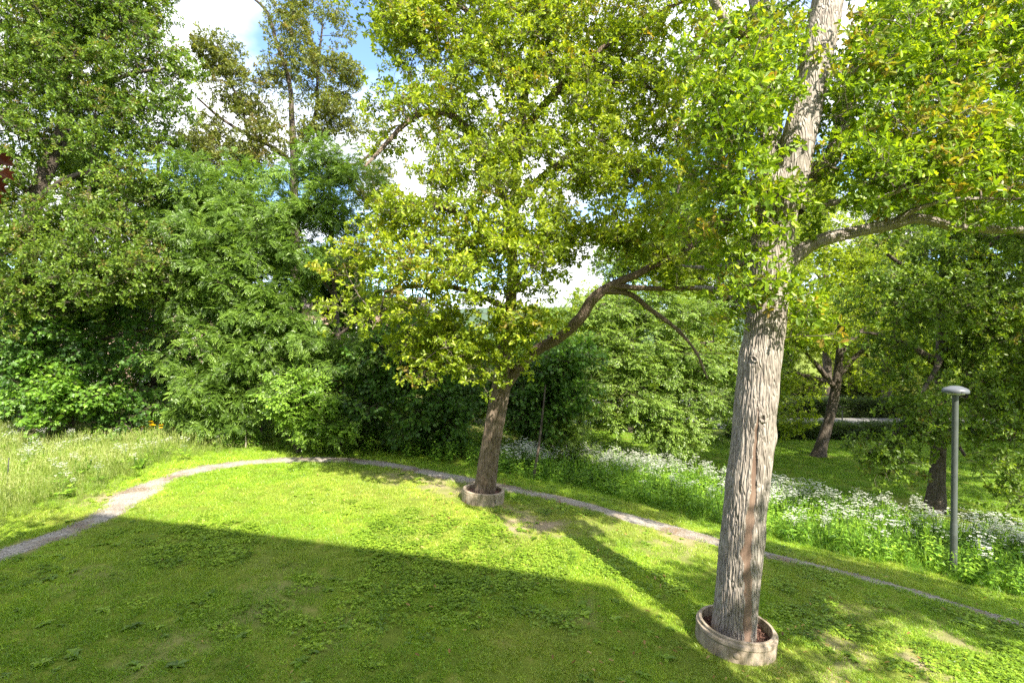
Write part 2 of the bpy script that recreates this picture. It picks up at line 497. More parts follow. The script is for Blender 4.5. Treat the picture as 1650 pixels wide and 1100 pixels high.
# worn, bare patches of earth: pixel centre, metres across, strength
BARE_PX = [(870, 845, 1.0, .8), (820, 822, .9, .6), (930, 850, .8, .4), (1100, 872, 1.0, .7), (1060, 858, .6, .5), (1330, 1035, .45, .6), (1480, 1075, .4, .8), (1345, 1090, .5, .7), (640, 768, .9, .5), (700, 780, .9, .6), (745, 795, .6, .7),
           (175, 800, .8, .6), (300, 760, .8, .45), (430, 905, .5, .22), (450, 960, .8, .3), (940, 985, .45, .22), (150, 930, .5, .2), (560, 1010, .6, .2), (1240, 1060, .4, .4), (1540, 1030, .4, .5), (980, 838, .5, .4), (1400, 1000, .8, .25), (300, 1045, .7, .22)]
bare_w = np.array([np.append(G(u, v)[:2], [r, s]) for u, v, r, s in BARE_PX])


def bare(x, y):
    x = np.asarray(x, float); y = np.asarray(y, float)
    wx = x + 1.3 * (fnoise(x * 1.5, y * 1.5, 31, 4) - .5); wy = y + 1.3 * (fnoise(x * 1.5, y * 1.5, 57, 4) - .5)
    b = np.zeros_like(x)
    for cx, cy_, r, s in bare_w:
        d2 = ((wx - cx) ** 2 + (wy - cy_) ** 2) / (r * r)
        b = np.maximum(b, s * np.exp(-d2 * 1.4))
    return np.clip(b * (.35 + 1.3 * fnoise(x * 4, y * 4, 91, 3)), 0, 1)


# ------------------------------------------------------------------ ground sheet
def build_ground():
    def axis(a, b, step, far):
        core = list(np.arange(a, b + 1e-6, step))
        s = step
        lo, hi = [core[0]], [core[-1]]
        while hi[-1] < far:
            s *= 1.35
            hi.append(hi[-1] + s); lo.append(lo[-1] - s)
        return np.array(lo[:0:-1] + core + hi[1:])
    xs = axis(-24, 30, .16, 2600)
    ys = axis(-4, 36, .16, 2600)
    X, Y = np.meshgrid(xs, ys)
    Z = H(X, Y)
    v = np.stack([X.ravel(), Y.ravel(), Z.ravel()], 1)
    nx, ny = len(xs), len(ys)
    i = np.arange((nx - 1) * (ny - 1))
    r, c = i // (nx - 1), i % (nx - 1)
    a = r * nx + c
    q = np.stack([a, a + 1, a + nx + 1, a + nx], 1)
    o = fast_quads('ground', v, q, M['ground'])
    b = bare(X.ravel(), Y.ravel())
    pd = np.full(len(b), 9.0)
    inner = (np.abs(X.ravel()) < 22) & (Y.ravel() > 4) & (Y.ravel() < 24)
    pd[inner] = path_dist(X.ravel()[inner], Y.ravel()[inner])
    b = np.maximum(b, .75 * np.clip(1.6 - pd, 0, 1))
    # bare shaded earth under the wood
    wood = sstep(18.0, 20.5, Y.ravel() + .06 * X.ravel()) * (X.ravel() < 3) * .22
    at = o.data.attributes.new('bare', 'FLOAT', 'POINT')
    at.data.foreach_set('value', np.maximum(b, wood).astype(np.float32))
    tag(o, kind='structure')
    return o


build_ground()


def build_path():
    n = len(path_c)
    tan = np.gradient(path_c[:, :2], axis=0)
    tan /= np.linalg.norm(tan, axis=1)[:, None]
    nor = np.stack([-tan[:, 1], tan[:, 0]], 1)
    across = np.linspace(-1, 1, 9)
    V = []
    s = np.cumsum(np.r_[0, np.linalg.norm(np.diff(path_c[:, :2], axis=0), axis=1)])
    for k in range(n):
        for j, a in enumerate(across):
            w = path_c[k, 2] * .5
            jit = 1 + (.55 * (fnoise(np.array([s[k] * 1.6 + (40 if a < 0 else 0)]), np.array([.5]), 71)[0] - .5) if abs(a) > .6 else 0)
            p = path_c[k, :2] + nor[k] * a * w * jit
            V.append((p[0], p[1], float(H(p[0], p[1])) + .012 * (1 - a * a) + .004))
    m = len(across)
    q = [(k * m + j, k * m + j + 1, (k + 1) * m + j + 1, (k + 1) * m + j) for k in range(n - 1) for j in range(m - 1)]
    o = mesh_obj('path', V, q, M['gravel'])
    tag(o, kind='structure')


build_path()

# ------------------------------------------------------------------ scatter by geometry nodes
def make_scatter_group(name, sources):
    g = bpy.data.node_groups.new(name, 'GeometryNodeTree')
    g.interface.new_socket('Geometry', in_out='INPUT', socket_type='NodeSocketGeometry')
    g.interface.new_socket('Geometry', in_out='OUTPUT', socket_type='NodeSocketGeometry')
    N, L = g.nodes.new, g.links.new
    gi, go = N('NodeGroupInput'), N('NodeGroupOutput')
    join = N('GeometryNodeJoinGeometry')
    for s in sources:
        oi = N('GeometryNodeObjectInfo'); oi.inputs['Object'].default_value = s
        oi.transform_space = 'ORIGINAL'
        ti = N('GeometryNodeGeometryToInstance')
        L(oi.outputs['Geometry'], ti.inputs[0]); L(ti.outputs[0], join.inputs[0])
    iop = N('GeometryNodeInstanceOnPoints')

    def attr(nm, ty):
        a = N('GeometryNodeInputNamedAttribute'); a.data_type = ty; a.inputs['Name'].default_value = nm
        return a.outputs[0]
    L(gi.outputs[0], iop.inputs['Points']); L(join.outputs[0], iop.inputs['Instance'])
    iop.inputs['Pick Instance'].default_value = True
    L(attr('var', 'INT'), iop.inputs['Instance Index'])
    L(attr('rot', 'QUATERNION'), iop.inputs['Rotation'])
    L(attr('scl', 'FLOAT'), iop.inputs['Scale'])
    L(iop.outputs[0], go.inputs[0])
    return g


SPECIES = {}


def quats(xdir, up):
    """rotations whose local x follows xdir and local z leans to up; (w,x,y,z)"""
    x = xdir / np.linalg.norm(xdir, axis=1)[:, None]
    y = np.cross(up, x); y /= np.maximum(np.linalg.norm(y, axis=1), 1e-6)[:, None]
    z = np.cross(x, y)
    m = np.stack([x, y, z], 2)
    a, b, c = m[:, 0, 0], m[:, 1, 1], m[:, 2, 2]
    cand = np.stack([1 + a + b + c, 1 + a - b - c, 1 - a + b - c, 1 - a - b + c], 1)
    k = np.argmax(cand, 1)
    w = np.sqrt(np.maximum(cand[np.arange(len(k)), k], 1e-9)) / 2
    f = .25 / w
    p, q_, r_ = m[:, 2, 1] - m[:, 1, 2], m[:, 0, 2] - m[:, 2, 0], m[:, 1, 0] - m[:, 0, 1]
    s1, s2, s3 = m[:, 1, 0] + m[:, 0, 1], m[:, 0, 2] + m[:, 2, 0], m[:, 2, 1] + m[:, 1, 2]
    Q = [np.stack(z_, 1) for z_ in ((w, p * f, q_ * f, r_ * f), (p * f, w, s1 * f, s2 * f), (q_ * f, s1 * f, w, s3 * f), (r_ * f, s2 * f, s3 * f, w))]
    return np.choose(k[:, None], Q)


def scatter(name, species, pts, rot, scl, rnd=None, young=None, parent=None):
    me = bpy.data.meshes.new(name)
    n = len(pts)
    p = np.asarray(pts, float)
    if parent is not None: p = p - np.array(parent.location)
    me.vertices.add(n); me.vertices.foreach_set('co', p.astype(np.float32).ravel())
    g, nv = SPECIES[species]

    def put(nm, ty, arr):
        a = me.attributes.new(nm, ty, 'POINT'); a.data.foreach_set('value', np.ascontiguousarray(arr).ravel())
    put('var', 'INT', rng.integers(0, nv, n).astype(np.int32))
    put('rot', 'QUATERNION', rot.astype(np.float32))
    put('scl', 'FLOAT', np.broadcast_to(scl, (n,)).astype(np.float32))
    put('rnd', 'FLOAT', (rng.random(n) if rnd is None else np.asarray(rnd)).astype(np.float32))
    put('young', 'FLOAT', (np.zeros(n) if young is None else np.asarray(young)).astype(np.float32))
    o = bpy.data.objects.new(name, me)
    COL.objects.link(o)
    o.parent = parent
    md = o.modifiers.new('scatter', 'NODES'); md.node_group = g
    o['kind'] = 'stuff'
    return o


# ------------------------------------------------------------------ leaf outlines and sprays
OAK = [(0, 0), (.14, .06), (.26, .2), (.36, .11), (.5, .28), (.6, .15), (.76, .26), (.88, .13), (1, 0)]
OVATE = [(0, 0), (.2, .2), (.48, .29), (.76, .18), (1, 0)]
LANCE = [(0, 0), (.3, .14), (.62, .12), (1, 0)]
MAPLE = [(0, 0), (-.04, .24), (.2, .52), (.28, .3), (.62, .5), (.58, .18), (1, 0)]


class Builder:
    def __init__(self):
        self.v, self.f, self.mi, self.t, self.tp = [], [], [], [], []

    def leaf(self, outline, pos, xdir, normal, size, tint, tipness=0.0, fold=.22, droop=.18, mi=0, width=1.0):
        x = Vector(xdir).normalized(); z = Vector(normal)
        y = z.cross(x)
        if y.length < 1e-4: y = x.orthogonal()
        y.normalize(); z = x.cross(y)
        pos = Vector(pos)
        for sgn in (1, -1):
            base = len(self.v)
            for (a, b) in outline:
                b *= width
                self.v.append(pos + size * (a * x + sgn * b * y + (fold * b - droop * a * a) * z))
                self.t.append(tint); self.tp.append(tipness)
            idx = list(range(base, base + len(outline)))
            self.f.append(idx if sgn < 0 else idx[::-1]); self.mi.append(mi)

    def blade(self, pos, d, bend, length, width, tint, tip=0.0, seg=2, mi=0):
        """a grass blade: tapering ribbon"""
        d = Vector(d).normalized(); side = d.cross(Vector((0, 0, 1)))
        if side.length < 1e-3: side = Vector((1, 0, 0))
        side.normalize()
        a = random.uniform(0, 6.28)
        side = Vector((math.cos(a), math.sin(a), 0))
        prev = None
        for k in range(seg + 1):
            t = k / seg
            p = Vector(pos) + d * (length * t) + Vector(bend) * (length * t * t)
            w = width * (1 - t) ** .7
            if k < seg:
                self.v += [p + side * w / 2, p - side * w / 2]; self.t += [tint] * 2; self.tp += [tip] * 2
                cur = (len(self.v) - 2, len(self.v) - 1)
                if prev: self.f.append([prev[0], prev[1], cur[1], cur[0]]); self.mi.append(mi)
            else:
                self.v.append(p); self.t.append(tint); self.tp.append(tip)
                self.f.append([prev[0], prev[1], len(self.v) - 1]); self.mi.append(mi)
            prev = cur

    def tube(self, pts, r0, r1, mi=1, sides=3):
        pts = [Vector(p) for p in pts]
        rings = []
        for k, p in enumerate(pts):
            d = (pts[min(k + 1, len(pts) - 1)] - pts[max(k - 1, 0)]).normalized()
            a = d.orthogonal().normalized(); b = d.cross(a)
            r = r0 + (r1 - r0) * k / (len(pts) - 1)
            ring = []
            for s in range(sides):
                an = 2 * math.pi * s / sides
                self.v.append(p + r * (math.cos(an) * a + math.sin(an) * b)); self.t.append(.5); self.tp.append(0)
                ring.append(len(self.v) - 1)
            rings.append(ring)
        for k in range(len(rings) - 1):
            for s in range(sides):
                self.f.append([rings[k][s], rings[k][(s + 1) % sides], rings[k + 1][(s + 1) % sides], rings[k + 1][s]]); self.mi.append(mi)

    def source(self, name, mats):
        me = bpy.data.meshes.new(name)
        me.from_pydata([tuple(p) for p in self.v], [], self.f)
        for m in mats: me.materials.append(m)
        me.polygons.foreach_set('material_index', self.mi)
        a = me.attributes.new('tint', 'FLOAT', 'POINT'); a.data.foreach_set('value', self.t)
        a = me.attributes.new('tipness', 'FLOAT', 'POINT'); a.data.foreach_set('value', self.tp)
        me.update()
        return bpy.data.objects.new(name, me)      # never linked: only its geometry is scattered


def rv(s=1.0):
    return Vector((random.uniform(-1, 1), random.uniform(-1, 1), random.uniform(-1, 1))) * s


def oak_spray(L=.42, size=.1, n=20, outline=OAK, flat=.55):
    """leaves crowded at the ends of short side twigs"""
    b = Builder()
    main = [Vector((0, 0, 0)), Vector((L * .5, random.uniform(-.05, .05), .02)), Vector((L, random.uniform(-.08, .08), random.uniform(-.05, .06)))]
    b.tube(main, .0045, .002)
    ends = [(main[2], (main[2] - main[1]).normalized(), 1.0)]
    for k in range(3):
        t = random.uniform(.25, .8); s = 1 if k % 2 else -1
        p = main[0].lerp(main[2], t)
        d = Vector((random.uniform(.4, .8), s * random.uniform(.5, .9), random.uniform(-.2, .35))).normalized()
        e = p + d * random.uniform(.12, .24)
        b.tube([p, e], .003, .0015)
        ends.append((e, d, .9))
    per = max(3, n // len(ends))
    for e, d, tip in ends:
        for k in range(per):
            a = 2 * math.pi * k / per + random.uniform(-.5, .5)
            perp = d.orthogonal().normalized(); q = Quaternion(d, a); perp = q @ perp
            x = (d * random.uniform(.15, .9) + perp * .9 + Vector((0, 0, -.1))).normalized()
            nz = (Vector((0, 0, 1)) * flat + rv(.55)).normalized()
            pos = e - d * random.uniform(0, .07)
            b.leaf(outline, pos, x, nz, size * random.uniform(.65, 1.2), random.random(), tip * (random.random() < .6) * random.uniform(.4, 1), droop=random.uniform(0, .35), fold=random.uniform(.05, .4))
    return b


def ovate_spray(L=.5, size=.085, n=18, outline=OVATE, width=1.0):
    """flat layered spray with alternate leaves"""
    b = Builder()
    end = Vector((L, random.uniform(-.05, .05), -.06))
    b.tube([Vector((0, 0, 0)), Vector((L * .5, 0, .01)), end], .004, .0015)
    axes = [(Vector((0, 0, 0)), end)]
    for s in (-1, 1):
        t = random.uniform(.2, .55); p = end * t
        axes.append((p, p + Vector((.55, s * .8, -.1)).normalized() * random.uniform(.18, .28)))
        b.tube([p, axes[-1][1]], .0025, .001)
    for (a, e) in axes:
        ln = (e - a).length
        m = max(3, int(n * ln / (L + .5)))
        for k in range(m):
            t = .15 + .85 * (k + random.uniform(-.2, .2)) / m
            s = 1 if k % 2 else -1
            d = (e - a).normalized()
            side = Vector((-d.y, d.x, 0))
            x = (d * random.uniform(.4, .8) + side * s * random.uniform(.6, .9) + Vector((0, 0, random.uniform(-.45, .1)))).normalized()
            nz = (Vector((0, 0, 1)) + rv(.4)).normalized()
            b.leaf(outline, a.lerp(e, t), x, nz, size * random.uniform(.7, 1.15), random.random(), 0, droop=random.uniform(.05, .3), fold=random.uniform(.05, .3), width=width)
        b.leaf(outline, e, (e - a), (0, 0, 1), size, random.random(), width=width)
    return b


def ash_spray(L=.35, n=6, leaf=.28, pairs=5, lf=.085):
    """pinnate leaves arching out of a shoot"""
    b = Builder()
    e = Vector((L, 0, .04))
    b.tube([Vector((0, 0, 0)), e], .005, .002)
    for k in range(n):
        t = .35 + .65 * k / max(1, n - 1)
        a = k * 2.4 + random.uniform(-.4, .4)
        d = Vector((random.uniform(.2, .8), math.cos(a), .35 * math.sin(a) + .15)).normalized()
        p0 = e * t
        ln = leaf * random.uniform(.75, 1.15)
        side = Vector((0, 0, 1)).cross(d).normalized()
        up = d.cross(side).normalized()
        pts = [p0 + d * (ln * q) + Vector((0, 0, -1)) * (ln * .38 * q * q) for q in (0, .35, .7, 1)]
        b.tube(pts, .0018, .0009, mi=1)
        tint = random.random()
        for j in range(pairs):
            q = .28 + .62 * j / (pairs - 1)
            pp = p0 + d * (ln * q) + Vector((0, 0, -1)) * (ln * .38 * q * q)
            for s in (-1, 1):
                x = (d * .55 + side * s * .85 + Vector((0, 0, -.28 + random.uniform(-.15, .1)))).normalized()
                b.leaf(LANCE, pp, x, up + rv(.25), lf * random.uniform(.8, 1.15), min(1, max(0, tint + random.uniform(-.2, .2))), 0, fold=.25, droop=.2, width=1.25)
        b.leaf(LANCE, pts[-1], (pts[-1] - pts[-2]), up, lf * 1.1, tint, 0, width=1.25)
    return b


def maple_spray(L=.4, n=9, size=.13):
    b = Builder()
    e = Vector((L, 0, .05))
    b.tube([Vector((0, 0, 0)), e], .004, .002)
    for k in range(n):
        t = .3 + .7 * k / (n - 1)
        a = k * 2.4
        d = Vector((random.uniform(.2, .7), math.cos(a), .3 * math.sin(a))).normalized()
        q = e * t + d * random.uniform(.05, .14)
        b.tube([e * t, q], .0015, .001)
        x = (d + Vector((0, 0, -.3))).normalized()
        b.leaf(MAPLE, q, x, (Vector((0, 0, 1)) + rv(.45)).normalized(), size * random.uniform(.65, 1.2), random.random(), 0, fold=.12, droop=.25)
    return b


def reg(name, fn, k, mats):
    srcs = [fn().source(name + '_spray', mats) for _ in range(k)]
    SPECIES[name] = (make_scatter_group('scatter_' + name, srcs), k)


reg('oak_near', lambda: oak_spray(.4, .105, 20), 6, [M['oak_near'], M['twig_oak']])
reg('oak_mid', lambda: oak_spray(.45, .115, 20), 6, [M['oak_mid'], M['twig_oak']])
reg('oak_far', lambda: oak_spray(.5, .125, 20), 6, [M['oak_far'], M['twig']])
reg('oak_dull', lambda: oak_spray(.5, .125, 20), 6, [M['oak_dull'], M['twig']])
reg('ash', lambda: ash_spray(), 6, [M['ash'], M['stem']])
reg('maple', lambda: maple_spray(), 6, [M['maple'], M['twig']])
reg('maple_bright', lambda: maple_spray(), 5, [M['maple_bright'], M['twig']])
reg('elm', lambda: ovate_spray(.55, .085, 26), 6, [M['elm'], M['twig']])
reg('hazel', lambda: ovate_spray(.5, .10, 20), 5, [M['hazel'], M['twig']])
reg('hedge', lambda: ovate_spray(.3, .055, 24), 5, [M['hedge'], M['twig']])


# ------------------------------------------------------------------ trees
def tube_grid(pts, radii, sides, step, bark=0.0, freq=9.0, seed=0.0, knots=(), taper_end=True):
    """smooth tapering limb with furrowed relief; returns verts grid, centre line, ring count"""
    pr = np.column_stack([np.asarray(pts, float), np.asarray(radii, float)])
    dense = catmull(pr, 12)
    seg = np.r_[0, np.cumsum(np.linalg.norm(np.diff(dense[:, :3], axis=0), axis=1))]
    n = max(4, int(seg[-1] / step))
    s = np.linspace(0, seg[-1], n)
    C = np.column_stack([np.interp(s, seg, dense[:, k]) for k in range(4)])
    T = np.gradient(C[:, :3], axis=0); T /= np.linalg.norm(T, axis=1)[:, None]
    ref = np.array([1.0, 0, 0]) if abs(T[0][0]) < .8 else np.array([0, 1.0, 0])
    V = np.zeros((n, sides, 3)); A = np.zeros((n, sides))
    th = np.linspace(0, 2 * math.pi, sides, endpoint=False)
    a = ref
    for k in range(n):
        a = a - T[k] * np.dot(a, T[k]); a /= np.linalg.norm(a)
        b = np.cross(T[k], a)
        r = C[k, 3]
        ring = np.outer(np.cos(th), a) + np.outer(np.sin(th), b)
        rr = np.full(sides, r)
        if bark > 0:
            for j in range(sides):
                cx, cy_ = math.cos(th[j]) * r, math.sin(th[j]) * r
                wob = mnoise.noise((cx * 3, cy_ * 3, s[k] * 2 + seed)) * .35
                q = (cx * freq + wob, cy_ * freq + wob, s[k] * freq * .075 + seed)
                n1 = 1 - abs(mnoise.noise(q)) * 2.6
                n2 = mnoise.noise((q[0] * 2.3, q[1] * 2.3, q[2] * 2.6 + 7))
                big = mnoise.noise((cx * 1.8, cy_ * 1.8, s[k] * .9 + seed))
                rr[j] += -bark * max(0, n1) ** 2 + bark * .25 * n2 + r * .09 * big
        V[k] = C[k, :3] + ring * rr[:, None]
    return V, C, T


def grid_faces(n, sides):
    i = np.arange((n - 1) * sides)
    r, c = i // sides, i % sides
    return np.stack([r * sides + c, r * sides + (c + 1) % sides, (r + 1) * sides + (c + 1) % sides, (r + 1) * sides + c], 1)


def limb_obj(name, pts, radii, mat, parent, sides=16, step=.07, bark=.012, freq=9, seed=0.0):
    V, C, T = tube_grid(pts, radii, sides, step, bark, freq, seed)
    n = len(V)
    v = V.reshape(-1, 3)
    q = grid_faces(n, sides)
    return fast_quads(name, v, q, mat, parent), C


def in_blob_tips(blobs, k, gap, seed):
    out = []
    rs = np.random.default_rng(seed)
    for b in blobs:
        c, rad = np.array(b[0]), np.array(b[1])
        mult = b[2] if len(b) > 2 else 1.0
        Rm = (rad[0] * rad[1] * rad[2]) ** (1 / 3)
        n = int(k * Rm * Rm * mult) + 3
        d = rs.normal(size=(n, 3)); d /= np.linalg.norm(d, axis=1)[:, None]
        r = rs.uniform(.25, 1.0, n) ** .55
        p = c + d * r[:, None] * rad
        keep = np.array([mnoise.noise((q[0] * .85 + seed, q[1] * .85, q[2] * 1.2)) > gap for q in p])
        out.append(p[keep])
    return np.vstack(out)


def grow(skel_pts, skel_r, tips, seg=.4, wob=.09, rs=None, tip_r=.0045):
    """join every tip to the nearest wood already there; returns node arrays"""
    pos = [np.array(p) for p in skel_pts]
    par = [-1] * len(pos)
    host = list(skel_r)
    ns = len(pos)
    arr = np.zeros((ns + len(tips) * 40, 3)); arr[:ns] = skel_pts
    cnt = ns
    d0 = np.array([np.min(np.linalg.norm(arr[:ns] - t, axis=1)) for t in tips])
    order = np.argsort(d0)
    tipnode = []
    pen = np.zeros(len(arr))
    pen[:ns] = 0
    for ti in order:
        t = tips[ti]
        v = arr[:cnt] - t
        # prefer wood that lies below/inward so that branches rise outward
        dist = np.linalg.norm(v, axis=1) + .35 * np.maximum(0, v[:, 2])
        j = int(np.argmin(dist))
        p = arr[j].copy()
        L = np.linalg.norm(t - p)
        n = max(1, int(round(L / seg)))
        if cnt + n >= len(arr):
            arr = np.vstack([arr, np.zeros((len(arr), 3))])
        prev = j
        bow = np.array([0, 0, .10 * L]) + rs.normal(size=3) * .08 * L
        for k in range(1, n + 1):
            f = k / n
            q = p + (t - p) * f + bow * math.sin(math.pi * f) + (rs.normal(size=3) * wob * seg if k < n else 0)
            arr[cnt] = q
            par.append(prev); prev = cnt; cnt += 1
        tipnode.append(prev)
    par = np.array(par)
    load = np.zeros(cnt)
    for tnode in tipnode: load[tnode] += 1
    for i in range(cnt - 1, ns - 1, -1):
        load[par[i]] += load[i]
    rad = tip_r * np.maximum(load, 1) ** .48
    rad[:ns] = np.minimum(np.maximum(rad[:ns], .02), np.array(skel_r))
    return arr[:cnt], par, rad, np.array(tipnode), ns


def frusta(pos, par, rad, ns, sides=4):
    i = np.arange(ns, len(pos))
    a, b = pos[par[i]], pos[i]
    ra, rb = np.minimum(rad[par[i]], rad[i] * 1.5), rad[i]
    d = b - a; ln = np.linalg.norm(d, axis=1)
    ok = ln > 1e-4
    a, b, ra, rb, d, ln = a[ok], b[ok], ra[ok], rb[ok], d[ok], ln[ok]
    d = d / ln[:, None]
    ref = np.where(np.abs(d[:, 2:3]) < .8, np.array([[0, 0, 1.0]]), np.array([[1.0, 0, 0]]))
    u = np.cross(d, ref); u /= np.linalg.norm(u, axis=1)[:, None]
    w = np.cross(d, u)
    m = len(a)
    V = np.zeros((m, 2 * sides, 3))
    b2 = b + d * (rb * .5)[:, None]
    for s in range(sides):
        an = 2 * math.pi * s / sides
        o = math.cos(an) * u + math.sin(an) * w
        V[:, s] = a + o * ra[:, None]
        V[:, sides + s] = b2 + o * rb[:, None]
    base = np.arange(m)[:, None] * 2 * sides
    Q = np.concatenate([np.stack([base[:, 0] + s, base[:, 0] + (s + 1) % sides, base[:, 0] + sides + (s + 1) % sides, base[:, 0] + sides + s], 1) for s in range(sides)])
    return V.reshape(-1, 3), Q


TREE_SEED = [100]
KM = 2.4
SUNV = np.array(SUN_DIR)


def build_tree(name, label, cat, trunk, limbs, blobs, species, bark, base=None, group=None, k=20, gap=-.12, sprays=6, scale=1.0, sides=20, tstep=.08, relief=.012, freq=9,
               young=0.0, droop=0.0, spread=.28, rnd_bias=0.0, twig='twig', extra=None, flatness=.8, dens=1.0, no_trunk=False, tip_r=.0045):
    TREE_SEED[0] += 7
    seed = TREE_SEED[0]
    rs = np.random.default_rng(seed)
    tp = np.array([t[0] for t in trunk]); tr = [t[1] for t in trunk]
    root = empty(name, tuple(tp[0] if base is None else base))
    tag(root, label, cat, group)
    skel, skr = [], []
    if not no_trunk:
        _, C = limb_obj('trunk', tp, tr, M[bark], root, sides, tstep, relief, freq, seed)
    else:
        C = np.column_stack([catmull(np.column_stack([tp, tr]), 8)])
    stp = max(1, int(.25 / max(tstep, .01)))
    zmin = tp[0][2]
    lo = C[len(C) // 3][2] if len(C) > 6 else zmin
    for c in C[::stp]:
        if c[2] > zmin + .38 * (C[-1][2] - zmin):
            skel.append(c[:3]); skr.append(c[3])
    for L in limbs:
        lp = np.array([q[0] for q in L]); lr = [q[1] for q in L]
        _, C2 = limb_obj('limb', lp, lr, M[bark], root, max(8, sides // 2 + 2), max(.07, tstep), relief * .7, freq * 1.3, seed + 3)
        for c in C2[3::max(1, int(.25 / max(.07, tstep)))]:
            skel.append(c[:3]); skr.append(c[3])
    tips = in_blob_tips(blobs, k * KM * dens, gap, seed)
    if extra is not None: tips = np.vstack([tips, extra])
    pos, par, rad, tipn, ns = grow(np.array(skel), skr, tips, rs=rs, tip_r=tip_r)
    V, Q = frusta(pos, par, rad, ns)
    o = fast_quads('branches', V, Q, M[twig], root); o['kind'] = 'stuff'
    # sprays round each tip and a few on the wood just behind it
    tp_ = pos[tipn]
    dirs = tp_ - pos[par[tipn]]
    dirs /= np.maximum(np.linalg.norm(dirs, axis=1), 1e-5)[:, None]
    n = len(tp_)
    sprays += 2
    rep = np.repeat(np.arange(n), sprays)
    rd = rs.normal(size=(len(rep), 3)); rd[:, 2] *= (1 - flatness) + .35
    rd /= np.linalg.norm(rd, axis=1)[:, None]
    x = dirs[rep] * .6 + rd * .9
    x[:, 2] = x[:, 2] * .8 + .08 - droop
    back = rs.uniform(0, 1, len(rep))[:, None]
    p = tp_[rep] + rd * rs.uniform(0, spread, len(rep))[:, None] * .8 - dirs[rep] * back * .45
    up = np.array([0, 0, .62]) + SUNV * .55 + rs.normal(size=(len(rep), 3)) * .42
    clump = np.repeat(rs.random(n), sprays)
    rnd = np.clip(.55 * clump + .45 * rs.random(len(rep)) + rnd_bias, 0, 1)
    yg = np.where(np.repeat(rs.random(n), sprays) < young, rs.random(len(rep)), rs.random(len(rep)) * .15 * (young > 0))
    scatter('crown', species, p, quats(x, up), scale * rs.uniform(.75, 1.2, len(rep)), rnd, yg, root)
    return root


def tk(pix, Y=None):
    """trunk or limb from (u, v, depth, width in px)"""
    return [(P(u, v, d), w / 2 / FPX * d) for (u, v, d, w) in pix]


def B(u, v, Y, r, ry=None, deep=1.0, mult=1.0):
    m = r / FPX * Y
    mz = (ry if ry else r) / FPX * Y
    return (P(u, v, Y), (m, m * deep, mz), mult)


def planted(p, sink=.15):
    return np.array([p[0], p[1], float(H(p[0], p[1])) - sink])

# ------------------------------------------------------------------ the near oak, standing in its ring
ring1 = G(1184, 1034)
D1 = float(ring1[1])


